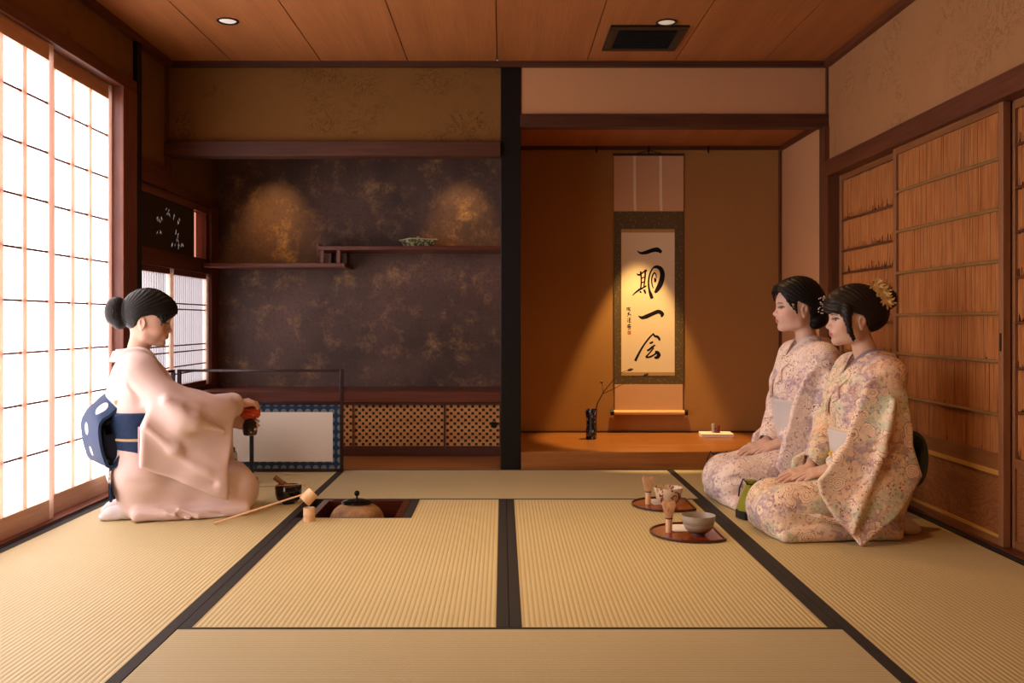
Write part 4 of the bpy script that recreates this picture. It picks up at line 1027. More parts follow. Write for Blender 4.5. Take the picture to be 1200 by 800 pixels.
def head_shapes(F, T, s=1.0, chin=0.0):
    """skull, face, nose, lips, eyes, ears and the top of the neck in the head frame T"""
    k = lambda v: tuple(x*s for x in v); op = lambda sh, kk, mode='add': F.op(sh, kk*s, mode, T)
    op(el(k((-.012,0,.032)), k((.100,.074,.088))), 0)
    op(el(k((.026,0,-.018)), k((.064,.063,.086))), .03)
    op(el(k((.040,0,.035)), k((.052,.060,.050))), .03)
    op(rc(k((.005,.034,-.066)), k((.064,.010,-.088)), .026*s, .016*s), .02); op(rc(k((.005,-.034,-.066)), k((.064,-.010,-.088)), .026*s, .016*s), .02)
    op(el(k((.074+chin,0,-.091)), k((.016,.018,.013))), .018)
    for q in (-1, 1):
        op(el(k((.052,q*.034,-.034)), k((.030,.024,.026))), .02)
        op(el(k((.088,q*.031,.004)), k((.016,.018,.011))), .012, 'sub')
        op(el(k((.0705,q*.0305,.0005)), k((.0135,.0165,.0105))), .004)
        op(rc(k((.081,q*.012,.0225)), k((.066,q*.048,.022)), .006*s, .006*s), .012)
        op(rc(k((.0835,q*.021,.0075)), k((.071,q*.045,.0065)), .0022*s, .002*s), .004)
    op(rc(k((.085,0,.012)), k((.1015,0,-.026)), .0065*s, .0085*s), .012)
    op(el(k((.105,0,-.030)), k((.0095,.0095,.0085))), .008)
    for q in (-1, 1): op(el(k((.094,q*.0115,-.033)), k((.010,.0065,.0065))), .006); op(el(k((.098,q*.006,-.039)), k((.005,.003,.0025))), .002, 'sub')
    op(el(k((.083,0,-.055)), k((.014,.026,.022))), .018)
    op(rc(k((.0955,-.008,-.0565)), k((.0955,.008,-.0565)), .0052*s), .006); op(rc(k((.0900,-.018,-.0592)), k((.0962,0,-.0575)), .0028*s, .004*s), .004); op(rc(k((.0900,.018,-.0592)), k((.0962,0,-.0575)), .0028*s, .004*s), .004)
    op(rc(k((.0925,-.010,-.0660)), k((.0925,.010,-.0660)), .0056*s), .006)
    op(rc(k((.1010,-.016,-.0612)), k((.1010,.016,-.0612)), .0016*s), .003, 'sub')
    op(el(k((.094,0,-.0765)), k((.007,.016,.0045))), .008, 'sub')
    for q in (-1, 1):
        Re = np.array(Matrix.Rotation(q*.35, 3, 'Z') @ Matrix.Rotation(-.18, 3, 'Y'))
        op(el(k((-.012,q*.0745,-.012)), k((.0185,.0075,.031)), Re), .006)
        op(el(k((-.008,q*.0815,-.006)), k((.0105,.005,.017)), Re), .004, 'sub')
        op(el(k((-.004,q*.076,-.018)), k((.005,.005,.006))), .004)
        op(el(k((-.008,q*.074,-.038)), k((.007,.005,.008))), .005)
def neck(F, T, base, s=1.0):
    a = T.to(A_((-.022,0,-.055))*s); b = A_(base)
    F.op(rc(a, a*.45+b*.55, .0435*s, .041*s), .02); F.op(rc(a*.45+b*.55, b, .041*s, .050*s), .03)
def face_tint(T, skin, lip, s=1.0, hair=(.012,.009,.008), look=0.0):
    skin, lip, hair = A_(skin), A_(lip), A_(hair)
    def fn(V):
        p = (V-T.c) @ T.R / s; f, l, u = p[:,0], np.abs(p[:,1]), p[:,2]; lr = p[:,1]
        c = np.tile(skin, (len(V),1))
        def put(m, col, w=1.0):
            m = np.clip(m, 0, 1)[:,None]*w; c[:] = c*(1-m)+A_(col)*m
        sm = lambda x, e: np.clip(.5-x/e, 0, 1)
        put(sm(np.sqrt(((l-.046)/.022)**2+((u+.030)/.018)**2)-1, .8)*(f > .03), skin*A_((1.05,.80,.76)), .45)
        put(sm(np.sqrt((lr/.0205)**2+((u+.0612)/.0105)**2)-1, .25)*(f > .078), lip)
        put(sm(np.abs(u+.0612)-.0009, .0016)*(l < .0185)*(f > .078), lip*.35, .8)
        e2 = ((l-.0310)/.0150)**2+((u-.0005)/.0062)**2
        put(sm(e2-1, .3)*(f > .055), (.44,.39,.36))
        put(sm(np.sqrt((l-.0300-look)**2+(u-.0008)**2)-.0076, .002)*(e2 < 1.1)*(f > .055), (.02,.012,.01))
        lash = np.abs(np.sqrt(np.maximum(e2,0))-1.05)*.0062
        put(sm(lash-.0021, .0018)*(u > .0005)*(f > .05), (.015,.01,.01))
        put(sm(np.abs(u-.0225+8*(l-.032)**2)-.0026, .0024)*((l > .013) & (l < .050))*(f > .045), hair*2.2, .75)
        return c
    return fn

def hand(F, wrist, d, n, side, curls, s=1.0, thumb=(.6,.5), spread=.10, k=.006):
    """palm and five fingers. d: towards the fingers, n: out of the back of the hand, side: +1 when the thumb lies on d x n side"""
    w = A_(wrist); d = A_(d)/np.linalg.norm(d); n = A_(n)-d*(A_(n)@d); n /= np.linalg.norm(n); t = np.cross(d, n)*side
    R = np.stack([d, t, n], 1); op = lambda sh, kk=k: F.op(sh, kk)
    T = Tr(w, R)
    F.op(bx((.045*s,.001*s,0), (.046*s,.036*s,.0125*s), .011*s), .008, 'add', T)
    F.op(rc((.0,0,0), (.03*s,0,.001*s), .023*s, .021*s, (1,.82,1.2)), .012, 'add', T)
    ys = [.0275, .0095, -.0090, -.0265]; ls = [.069, .077, .071, .056]; x0 = [.084, .088, .084, .076]
    for i in range(4):
        p = A_((x0[i]*s, ys[i]*s, .001*s)); a = curls[i][0] if isinstance(curls[i], (tuple, list)) else curls[i]
        b = curls[i][1] if isinstance(curls[i], (tuple, list)) else curls[i]*1.1
        sp = spread*(1.5-i)/1.5; ang = a; L = ls[i]*s
        for j, (fr, r0, r1) in enumerate(((.45,.0092,.0082),(.31,.0082,.0074),(.24,.0074,.0060))):
            v = A_((math.cos(ang)*math.cos(sp), math.sin(sp)*math.cos(ang), -math.sin(ang)))
            q = p+v*L*fr; op_ = rc(p, q, r0*s, r1*s); F.op(op_, .004, 'add', T); p = q; ang += b
    p = A_((.018*s, .030*s, -.004*s)); a0, a1 = thumb
    v = A_((math.cos(a0), math.sin(a0), -.35)); v /= np.linalg.norm(v); q = p+v*.040*s; F.op(rc(p, q, .0135*s, .0105*s), .010, 'add', T)
    v2 = A_((math.cos(a0-a1), math.sin(a0-a1), -.45)); v2 /= np.linalg.norm(v2); q2 = q+v2*.030*s; F.op(rc(q, q2, .0100*s, .0085*s), .004, 'add', T)
    v3 = A_((math.cos(a0-a1*1.5), math.sin(a0-a1*1.5), -.5)); v3 /= np.linalg.norm(v3); F.op(rc(q2, q2+v3*.024*s, .0085*s, .0065*s), .004, 'add', T)
def arm(F, S, E, W, s=1.0):
    F.op(rc(S, E, .043*s, .036*s), .03); F.op(rc(E, A_(E)*.35+A_(W)*.65, .037*s, .029*s), .02); F.op(rc(A_(E)*.35+A_(W)*.65, W, .029*s, .0235*s), .015)

def torso_shapes(F, g=0.0, s=1.0, lean=0.0, k=.05, df=0.0):
    """waist to shoulders; g grows it outwards"""
    q = lambda f, l, u: (f*s+lean*(u-.2)*s+df*min(1,max(0,(u-.2)/.25)), l*s, u*s); sc = (1,.72,1)
    path(F, [q(-.075,0,.22), q(-.062,0,.36), q(-.05,0,.50), q(-.052,0,.60)], [.120*s+g, .112*s+g, .122*s+g, .108*s+g], k, sc=sc)
    F.op(rc(q(-.055,-.130,.662), q(-.055,.130,.662), .062*s+g), k)
    F.op(rc(q(-.060,-.06,.672), q(-.060,.06,.672), .055*s+g), .06)
    F.op(el(q(.015,0,.545), (.075*s+g,.115*s+g,.085*s+g)), .04)
def lower_shapes(F, g=0.0, s=1.0, k=.05, spread=.085, kf=0.0):
    q = lambda f, l, u: (f*s, l*s, u*s)
    F.op(el(q(-.105,0,.205), (.145*s+g,.190*s+g,.150*s+g)), k)
    for w in (-1, 1):
        F.op(rc(q(-.08,w*spread,.172), q(.30+kf,w*.078,.125), .108*s+g, .088*s+g), k)
        F.op(rc(q(.315+kf,w*.078,.088), q(-.13,w*.08,.065), .078*s+g, .060*s+g), k)
    F.op(rc(q(.33+kf,-.05,.085), q(.33+kf,.05,.085), .07*s+g), k)

def hair_mat(name, c1, c2):
    g = N(name, .45, .22); v = g.coord(scale=(1,1,1))
    st = g.noise(g.coord(scale=(.35,1,1.0), rot=(0,.6,0)), 210, 2, .5, .3)
    g.color(g.mix(st, c1, c2)); g.bump(st, .5, .002); return g.m
def skin_mat():
    g = N('skin', .48, .35)
    a = g.n('ShaderNodeAttribute', attribute_name='tint'); g.color(a.outputs['Color'])
    g.b.inputs['Subsurface Weight'].default_value = .12; g.b.inputs['Subsurface Radius'].default_value = (.010,.004,.002); g.b.inputs['Subsurface Scale'].default_value = 1.0
    return g.m
M['skin'] = skin_mat()
M['hair_black'] = hair_mat('black hair', (.004,.0035,.0035), (.011,.0095,.009)); M['hair_brown'] = hair_mat('dark brown hair', (.006,.004,.003), (.024,.013,.009))
def cloth_mat(name, c, rough=.75, var=.05, weave=900):
    g = N(name, rough, .2); v = g.coord(); f = g.noise(v, 4, 3)
    g.color(g.mix(f, tuple(x*(1-var) for x in c), tuple(min(1,x*(1+var)) for x in c)))
    g.b.inputs['Sheen Weight'].default_value = .15; g.bump(g.noise(v, 380, 2), .12, .001); return g.m
def floral_mat(name, ground, ground2, ground3, petal, line, deep, spot_c, seed, scale=1.0):
    """crowded printed blossoms over drifting patches of colour"""
    g = N(name, .72, .2); v = g.coord(loc=(seed, seed*.7, seed*.3))
    wv = g.noise(v, 14, 2, .5, out='Color'); mx = g.n('ShaderNodeMix', data_type='RGBA'); mx.inputs[0].default_value = .03
    g.l(v, mx.inputs[6]); g.l(wv, mx.inputs[7]); w = mx.outputs[2]
    base = g.mix(g.ramp(g.noise(v, 5.5*scale, 3), [(.42, 0.0), (.55, 1.0)]), ground, ground2)
    base = g.mix(g.ramp(g.noise(g.coord(loc=(seed+4,2,1)), 7*scale, 3), [(.52, 0.0), (.60, 1.0)]), base, ground3)
    big = g.noise(g.coord(loc=(seed+9,1,7)), 4.5*scale, 3, .6)
    base = g.mix(g.math('MULTIPLY', g.ramp(big, [(.50, 0.0), (.64, 1.0)]), .55), base, deep)
    marks = g.noise(w, 46*scale, 4, .7); base = g.mix(g.ramp(marks, [(.50, 0.0), (.56, .55)]), base, petal)
    marks2 = g.noise(g.coord(loc=(seed,8,2)), 58*scale, 4, .7); base = g.mix(g.ramp(marks2, [(.55, 0.0), (.60, .65)]), base, line)
    for sc_, lo in ((13*scale, .52), (23*scale, .30)):
        d = g.voro(w, sc_); cell = g.voro(w, sc_, 'F1', 'Color')
        on = g.ramp(g.sep(cell)[0], [(lo, 0.0), (lo+.02, 1.0)])
        wob = g.math('ADD', d, g.math('MULTIPLY', g.math('SUBTRACT', g.noise(v, 60*scale, 2), .5), .16))
        pet = g.ramp(wob, [(.36, 1.0), (.41, 0.0)])
        base = g.mix(g.math('MULTIPLY', g.math('MULTIPLY', pet, on), .85), base, petal)
        rl = g.math('MULTIPLY', g.math('MULTIPLY', g.ramp(g.math('SINE', g.math('MULTIPLY', wob, 52.0)), [(.72, 0.0), (.9, 1.0)]), on), g.ramp(wob, [(.40, 1.0), (.44, 0.0)]))
        base = g.mix(g.math('MULTIPLY', rl, .8), base, line)
    d3 = g.voro(w, 70*scale); z3 = g.ramp(g.noise(g.coord(loc=(seed,5,3)), 9*scale, 2), [(.58, 0.0), (.62, 1.0)])
    base = g.mix(g.math('MULTIPLY', g.ramp(d3, [(.22, 1.0), (.32, 0.0)]), z3), base, spot_c)
    g.color(base); g.b.inputs['Sheen Weight'].default_value = .1; g.bump(g.noise(v, 300, 2), .1, .001); return g.m

def folds(amp, comps):
    """soft drape: sums of directional waves"""
    def fn(X, Y, Z):
        s = 0
        for (a, b, c, ph, w) in comps: s = s + w*np.sin(a*X+b*Y+c*Z+ph+1.3*np.sin(.37*a*Y+.41*b*Z+.29*c*X))
        return amp*s
    return fn
def person(name, fig, F, T, skin, lip, s, label, group=None, look=0.0):
    o = F.mesh('person', M['skin'], None, colour=face_tint(T, skin, lip, s, look=look))
    o.location = fig.o; o.rotation_euler = (0,0,fig.a); WPOS[o.name] = fig.o.copy()
    return tag(o, label, 'person', group)
def local_build(mb, name, m, parent, smooth=True, **kw):
    o = mb.build(name, m, None, smooth, origin=(0,0,0), **kw); o.location = (0,0,0); o.parent = parent; return o

def top_at(F, f, l):
    i, j = int(round((f-F.lo[0])/F.h)), int(round((l-F.lo[1])/F.h)); k = np.nonzero(F.D[i,j] < 0)[0]
    return F.lo[2]+F.h*k.max()
def front_at(F, l, u, side=1):
    j, k = int(round((l-F.lo[1])/F.h)), int(round((u-F.lo[2])/F.h)); i = np.nonzero(F.D[:,j,k] < 0)[0]
    return F.lo[0]+F.h*(i.max() if side > 0 else i.min())
def join(F, G, k):
    hh = np.maximum(k-np.abs(F.D-G.D), 0)/k; F.D = np.minimum(F.D, G.D)-hh*hh*k*.25
def fringe(F, T, s, tips, r=.0085):
    """thin locks that end in points: (l, f_top, u_top, f_tip, u_tip)"""
    for l0, f0, u0, l1, f1, u1 in tips:
        path(F, [A_((f0,l0,u0))*s, A_(((f0+f1)/2+.006,(l0+l1)/2,(u0+u1)/2))*s, A_((f1,l1,u1))*s], [r*s, r*.8*s, r*.22*s], .006, 'add', T)
def collar(parent, m, pts, name, t=.010, wid=.042, out_c=None, tilt=.35, label=None):
    """a flat doubled band following pts (position, outward direction)"""
    mb = MB(); n = len(pts); P_ = [A_(p) for p, _ in pts]; vs = []
    for i in range(n):
        tt = P_[min(i+1,n-1)]-P_[max(i-1,0)]; tt /= np.linalg.norm(tt); o = A_(pts[i][1]); o = o-tt*(o@tt); o /= np.linalg.norm(o); w_ = np.cross(tt, o)
        for a, b in ((0,-1),(0,1),(1,1),(1,-1)): vs.append(P_[i]+w_*wid*(a-.5)+o*t*.5*b)
    fs = [(0,1,2,3),(4*n-1,4*n-2,4*n-3,4*n-4)]+[(4*i+k,4*i+(k+1)%4,4*i+4+(k+1)%4,4*i+4+k) for i in range(n-1) for k in range(4)]
    mb.add(vs, fs); return local_build(mb, name, m, parent, True, flat_angle=60, bevel=.003, label=label)
def collar_path(pts, s, df):
    """smooth path with the direction away from the body axis"""
    return [(q, A_((q[0]-(-.075*s+df), q[1], .03))) for q in spline(pts, 6)]
def spline2(a, b): return [(a[0]+(b[0]-a[0])*t/4, a[1]+(b[1]-a[1])*t/4) for t in range(5)]
def vneck(F, T, s, df):
    """the opening of the kimono round the neck and down the throat"""
    q = lambda f, l, u: A_((f*s+df, l*s, u*s))
    F.op(rc(T.to(A_((-.022,0,-.055))*s), q(-.075,0,.70), .056*s, .062*s), .008, 'sub')
    F.op(rc(q(-.02,0,.76), q(.075,0,.635), .050*s, .014*s), .008, 'sub')
def spline(pts, m=7):
    P_ = [A_(p) for p in pts]; n = len(P_); Q = []
    for i in range(n-1):
        p0, p1, p2, p3 = P_[max(i-1,0)], P_[i], P_[i+1], P_[min(i+2,n-1)]
        for s in range(m):
            u = s/m; Q.append(.5*((2*p1)+(-p0+p2)*u+(2*p0-5*p1+4*p2-p3)*u*u+(-p0+3*p1-3*p2+p3)*u**3))
    return Q+[P_[-1]]
# ------------------------------------------------------------------ the tea host
HO = Fig((-1.555, 4.30), math.radians(20))
hp = HO.px
hd_ = Tr(hp(172.5,376.5,0.0), rot(math.radians(-7), math.radians(7)))
DF = -.062
S_R, S_L = A_((-.105,-.160,.662)), A_((-.105,.160,.662))
W_R, W_L = hp(277,473.5,-.055), hp(271,493,.012)
E_R, E_L = A_((.075,-.225,.47)), A_((.075,.20,.43))
cad = hp(293,501,-.005)
F = Field((-.40,-.34,-.005), (.52,.34,1.06), .0034)
torso_shapes(F, -.02, df=DF); lower_shapes(F, -.03)
arm(F, S_R, E_R, W_R); arm(F, S_L, E_L, W_L)
head_shapes(F, hd_); neck(F, hd_, (-.118,0,.69))
hand(F, W_R, hp(297,470.5,-.02)-W_R, (0.05,-.25,1), -1, [(.48,.60),(.44,.64),(.46,.66),(.52,.68)], .92, (.55,.5))
hand(F, W_L+A_((.010,.006,0)), hp(296,499,-.01)-W_L, (.1,.95,.05), 1, [(.42,.50),(.45,.55),(.5,.55),(.55,.55)], .92, (.75,.55))
F.keep(lambda X,Y,Z: .002-Z+0*X+0*Y)
SKIN1 = (.66,.43,.32)
host = person('host', HO, F, hd_, SKIN1, (.50,.17,.15), 1.0, 'kneeling woman in pale pink kimono and navy obi holding a tea caddy')

# hair: swept back, side fringe, round bun
def hair_cap(F, T, s, cap, cut, k=.02, locks=(), bun=()):
    F.op(el(*[A_(x)*s for x in cap[0]]), 0, 'add', T)
    for c, r in cap[1:]: F.op(el(A_(c)*s, A_(r)*s), k, 'add', T)
    F.op(slab([(x*s,y*s) for x,y in cut], (0,.2*s,0), (1,0,0), (0,0,1), .5, .001), .004, 'sub', T)
    for c, r in bun: F.op(el(A_(c)*s, A_(r)*s), .008, 'add', T)
    for pts, rs in locks: path(F, [A_(p)*s for p in pts], [r*s for r in rs], .010, 'add', T, (1,1,1))
def strands(amp, T):
    def fn(X, Y, Z):
        f, l, u = T.inv(X, Y, Z); r = np.sqrt((f+.03)**2+(u-.02)**2); th = np.arctan2(u+.02, f+.13)
        return amp*(np.sin(th*70+3*np.sin(l*60)+l*120)+.6*np.sin(th*151+l*90))
    return fn
F = Field(hd_.c-.24, hd_.c+.24, .0032)
hair_cap(F, hd_, 1.0, [((.000,0,.056),(.112,.084,.098)), ((.052,0,.062),(.074,.070,.062)), ((-.035,0,.035),(.082,.082,.085))],
  [(.3,.050),(.122,.050),(.104,.030),(.086,.012),(.074,-.008),(.062,.006),(.050,.026),(.026,.034),(.004,.026),(-.014,.020),(-.028,.002),(-.036,-.022),(-.056,-.044),(-.080,-.054),(-.09,-.3),(.3,-.3)],
  bun=[((-.138,0,.030),(.050,.052,.066)),((-.118,0,-.008),(.040,.044,.042))])
fringe(F, hd_, 1.0, [(l*.8,.100-abs(l)*.4,.075,l,.104-abs(l)*.55,.036-abs(l)*.35) for l in (-.06,-.045,-.03,-.015,0,.015,.03,.045,.06)])
fringe(F, hd_, 1.0, [(q*.064,.066,.04,q*.066,.070,-.016) for q in (-1,1)]+[(q*.060,.078,.04,q*.061,.083,.0) for q in (-1,1)], .007)
F.warp(strands(.0011, hd_)); hair = F.mesh('hair', M['hair_black'], host)

# kimono: wrapped body first, then the sleeves laid over it
M['k_pink'] = cloth_mat('pale pink silk', hexc('dec6c0'), .62)
LO, HI = (-.46,-.42,-.005), (.55,.40,.90)
F = Field(LO, HI, .0055)
lower_shapes(F, .0, 1.0, .06)
F.op(bx((.115,0,.028), (.255,.205,.028), .026), .04)
torso_shapes(F, .008, 1.0, 0, .06, DF)
F.op(rc(S_R, S_R*.45+E_R*.55, .070, .070), .05); F.op(rc(S_L, S_L*.45+E_L*.55, .070, .068), .05)
COLF = F.D.copy()
def crease(F, fig, pts, l, r, k, mode):
    P_ = [fig.px(x,y,l if not isinstance(l,(tuple,list)) else l[i]) for i,(x,y) in enumerate(pts)]
    path(F, P_, [r*(.3+.7*math.sin(PI*(i+.35)/(len(P_)-.3))) for i in range(len(P_))], k, mode)
for pts, l, r, k, mode in [
  ([(196,590),(240,583),(268,575)], (-.20,-.20,-.17), .009, .02, 'sub'), ([(150,596),(200,600),(245,602),(275,600)], (-.18,-.205,-.21,-.17), .006, .015, 'sub'),
  ([(150,566),(185,572),(225,578)], (-.21,-.225,-.22), .008, .025, 'sub'), ([(180,592),(205,603),(222,608)], (-.20,-.21,-.21), .008, .012, 'add'),
  ([(210,596),(232,604),(262,606)], (-.205,-.21,-.19), .010, .014, 'add'), ([(165,585),(190,596),(215,606)], (-.205,-.21,-.21), .006, .012, 'sub'),
  ([(150,430),(158,450),(163,470)], (-.19,-.20,-.20), .010, .03, 'sub')]: crease(F, HO, pts, l, r, k, mode)
G = Field(LO, HI, .0055)
G.op(rc(S_R, E_R, .074, .070), 0); G.op(rc(E_R, E_R*.10+W_R*.90, .070, .062), .05)
G.op(rc(S_L, E_L, .072, .066), 0); G.op(rc(E_L, E_L*.12+W_L*.88, .066, .058), .05)
nS, nW = A_((-.095,-.222,.66)), A_((.315,-.135,.50))
o_, e1_, e2_, p2 = HO.plane([(180,455),(200,449),(232,460),(268,469),(277,476),(268,524),(263,548),(262,583),(236,575),(200,560),(163,547),(163,500),(176,474)], nS, nW)
G.op(slab(p2, o_, e1_, e2_, .019, .015, lambda u, v: -.085*v+.014*np.sin(u*13+v*5)*np.clip(-v*4,0,1)+.009*np.sin(v*17-u*9)), .045)
fS, fW = A_((-.06,.20,.64)), A_((.33,.115,.46))
G.op(slab([(.12,-.06),(.38,-.14),(.38,-.44),(.10,-.44)], fS, (fW-fS)*(1,1,0)/np.linalg.norm((fW-fS)[:2]), (0,0,1), .02, .016), .03)
for pts, l, r, k, mode in [
  ([(171,500),(205,528),(240,556),(258,574)], (-.268,-.252,-.226,-.208), .010, .045, 'add'), ([(196,522),(225,536),(262,530)], (-.30,-.285,-.235), .013, .045, 'sub'),
  ([(205,455),(225,478),(258,490)], (-.318,-.298,-.243), .014, .04, 'sub'), ([(195,470),(230,495),(262,505)], (-.288,-.268,-.216), .012, .045, 'add'),
  ([(188,446),(184,474),(168,497)], (-.312,-.312,-.296), .006, .010, 'sub'), ([(182,540),(215,552),(250,566)], (-.295,-.275,-.235), .012, .04, 'sub')]: crease(G, HO, pts, l, r, k, mode)
for E, W in ((E_R,W_R),(E_L,W_L)): G.op(rc(E*.25+W*.75, W+(W-E)*.3, .040, .050), .006, 'sub')
K0 = Field(LO, HI, .0055); K0.D = COLF
join(F, G, .006)
vneck(F, hd_, 1.0, DF)
F.warp(folds(.0022, [(22,9,14,0,1),(-15,6,31,1.7,.7),(40,12,-18,.6,.4)]))
F.keep(lambda X,Y,Z: .0015-Z+0*X+0*Y)
kim = F.mesh('kimono', M['k_pink'], host)
mb = MB(); mb.tube([tuple(o_+e1_*a_+e2_*b_) for a_, b_ in spline2(p2[-2], p2[-3])], .0045, 8); local_build(mb, 'sleeve_lining', cloth_mat('rose lining', hexc('e2a0a4')), host, True, label='rose pink lining along the sleeve edge')
# collars
def collars(P, K, s, m1, m2, df, nape, side):
    """kimono collar with the wearer's left side on top, and the white collar under it"""
    nf, nu = nape; sf, sl, su = side
    back = [(sf+.050*s,-sl+.010,su-.022),(sf,-sl,su),(nf+.030*s,-sl*.66,nu+.002),(nf,0,nu),(nf+.030*s,sl*.66,nu+.002),(sf,sl,su),(sf+.050*s,sl-.010,su-.022)]
    on = lambda l, u, d: (front_at(K, l, u*s)+d, l*s, u*s)
    collar(P, m1, collar_path([on(.036,.55,.002), on(.012,.592,.003), on(-.022,.640,.005)]+back+[on(.022,.640,.005), on(-.008,.592,.011), on(-.036,.545,.011), on(-.062,.49,.010)], s, df), 'kimono_collar', .012, .050*s)
    b2 = [(f+.010, l*.84, u+.012) for f,l,u in back]
    collar(P, m2, collar_path([on(.012,.60,.002), on(-.016,.648,.004)]+b2+[on(.016,.648,.004), on(-.004,.610,.008), on(-.022,.58,.006)], s, df), 'under_collar', .005, .044*s)
collars(host, K0, 1.0, M['k_pink'], cloth_mat('white under collar', hexc('eee6e2')), DF, (-.222,.722), (-.118,.070,.735))
# obi round the waist, drum knot behind, cords
def obi_band(parent, m, s=1.0, u0=.29, u1=.475, g=.017, name='obi', lean=0.0, label=None, df=0.0):
    F = Field((-.36*s,-.30*s,u0-.03), (.22*s,.30*s,u1+.03), .005); torso_shapes(F, g, s, lean, .05, df)
    F.keep(lambda X,Y,Z: np.maximum(u0-Z, Z-u1)+.03*X*0+0*X+0*Y); return F.mesh(name, m, parent, label=label)
g = N('navy obi with white roundels', .7, .2); v = g.coord()
base = g.mix(g.noise(v, 40, 3), hexc('1c2c4a'), hexc('2c4266'))
PV = hp(140,500,-.155); CT, ST = math.cos(math.radians(17)), math.sin(math.radians(17))
def turn(p): x, y = p[0]-PV[0], p[1]-PV[1]; return (PV[0]+x*CT-y*ST, PV[1]+x*ST+y*CT, p[2])
KN = [hp(x,y,-.155) for x,y in ((152,476),(140,478),(129,486),(119,493),(116,503),(117.5,519),(121,534),(127,546),(136,545),(143,530),(147,512))]
K_ = lambda i, t, l: turn(tuple(KN[i]*(1-t)+KN[i+1]*t)[:1]+(l,)+tuple(KN[i]*(1-t)+KN[i+1]*t)[2:])
MED = [A_(K_(2,.35,-.088))+A_((0,0,.026)), K_(4,.2,.05), K_(5,.9,.03), hp(132.5,559,-.145)]
mk = None
for q, r in zip(MED, (.036,.030,.024,.032)):
    dd = g.n('ShaderNodeVectorMath', operation='DISTANCE'); g.l(v, dd.inputs[0]); dd.inputs[1].default_value = tuple(q)
    e_ = g.ramp(g.math('DIVIDE', dd.outputs['Value'], r), [(.93, 1.0), (1.0, 0.0)]); mk = e_ if mk is None else g.math('MAXIMUM', mk, e_)
pat = g.ramp(g.voro(v, 95, 'DISTANCE_TO_EDGE'), [(.03, .0), (.10, 1.0)])
g.color(g.mix(mk, base, g.mix(pat, hexc('8d93a0'), hexc('e8e4e0')))); g.bump(g.noise(v, 260, 2), .2, .001); M['obi_navy'] = g.m
obi_band(host, M['obi_navy'], 1.0, .265, .480, df=DF)
def drum(parent, m, prof, l0, l1, t=.010, name='obi_knot', label=None, turn=None, bulge=0.0):
    """a thick folded sheet: profile in (forward, up), from l0 to l1, its top domed over the knot pillow"""
    P_ = spline([(f,0,u) for f,u in prof], 6); n = len(P_); L = 12; vs = []; fs = []
    um = max(p[2] for p in P_)
    for sg in (-1, 1):
        for i, p in enumerate(P_):
            d = P_[min(i+1,n-1)]-P_[max(i-1,0)]; nn = A_((-d[2],0,d[0])); nn /= max(np.linalg.norm(nn),1e-6)
            w_ = min(1, max(0, (p[2]-um+.13)/.10))
            for j in range(L+1):
                l = l0+(l1-l0)*j/L; q = 2*j/L-1; vs.append((p[0]+nn[0]*t/2*sg, l, p[2]+nn[2]*t/2*sg+bulge*w_*(1-abs(q)**2.5)))
    if turn is not None: vs = [turn(p) for p in vs]
    I = lambda s_, i, j: s_*n*(L+1)+i*(L+1)+j
    for i in range(n-1):
        for j in range(L): fs += [(I(0,i,j),I(0,i+1,j),I(0,i+1,j+1),I(0,i,j+1)), (I(1,i,j),I(1,i,j+1),I(1,i+1,j+1),I(1,i+1,j))]
        for j in (0, L): fs.append((I(0,i,j),I(1,i,j),I(1,i+1,j),I(0,i+1,j)))
    for i in (0, n-1):
        for j in range(L): fs.append((I(0,i,j),I(0,i,j+1),I(1,i,j+1),I(1,i,j)))
    mb = MB().add(vs, fs); return local_build(mb, name, m, parent, True, flat_angle=50, label=label)
drum(host, M['obi_navy'], [(p[0],p[2]) for p in KN], -.155, .155, .012, turn=turn, bulge=.055)
F = Field((-.46,-.20,.20), (-.03,.20,.60), .006); TT = Tr((PV[0],PV[1],0), rot(math.radians(17)))
F.op(slab([(p[0]-PV[0],p[2]) for p in [hp(x,y,-.14) for x,y in ((150,481),(138,484),(126,494),(121,506),(122,520),(126,534),(134,541),(143,534),(152,512))]], (0,.155,0), (1,0,0), (0,0,1), .138, .012), 0, 'add', TT)
F.op(slab([(p[0]-PV[0],p[2]) for p in [hp(x,y,-.14) for x,y in ((124,500),(133,494),(140,500),(133,510),(126,510))]], (0,0,0), (1,0,0), (0,0,1), .08, .012), .012, 'sub', TT)
F.mesh('obi_fold', cloth_mat('dark navy obi lining', hexc('141d33')), host)
pr = [hp(x,y,-.145) for x,y in ((142,530),(136,541),(130,548),(128.5,562),(128.5,578),(130,588))]
drum(host, M['obi_navy'], [(p[0],p[2]) for p in pr], -.150, .150, .010, 'obi_tail')
def band(parent, m, pts, r, name, label=None): 
    mb = MB(); mb.tube([tuple(p) for p in spline(pts)], r, 8); return local_build(mb, name, m, parent, True, label=label)
def ring(u, g, s=1.0, lean=0.0, n=40, df=0.0):
    """points round the waist at height u"""
    out = []
    for k in range(n+1):
        a = 2*PI*k/n; rf, rl, cf = (.117*s+g), (.117*s+g)/.72, -.056*s+lean*(u-.2*s)+df; out.append((cf+rf*math.cos(a), rl*math.sin(a), u))
    return out
mb = MB(); mb.tube(ring(.362, .024, df=DF*.7), .007, 8); local_build(mb, 'obi_cord', cloth_mat('beige cord', hexc('c2a884')), host, True, label='beige cord round the obi')
mb = MB(); mb.tube(ring(.484, .010, df=DF), .015, 10); local_build(mb, 'obi_scarf', cloth_mat('cream scarf silk', hexc('d8cda8')), host, True, label='cream silk scarf above the obi')
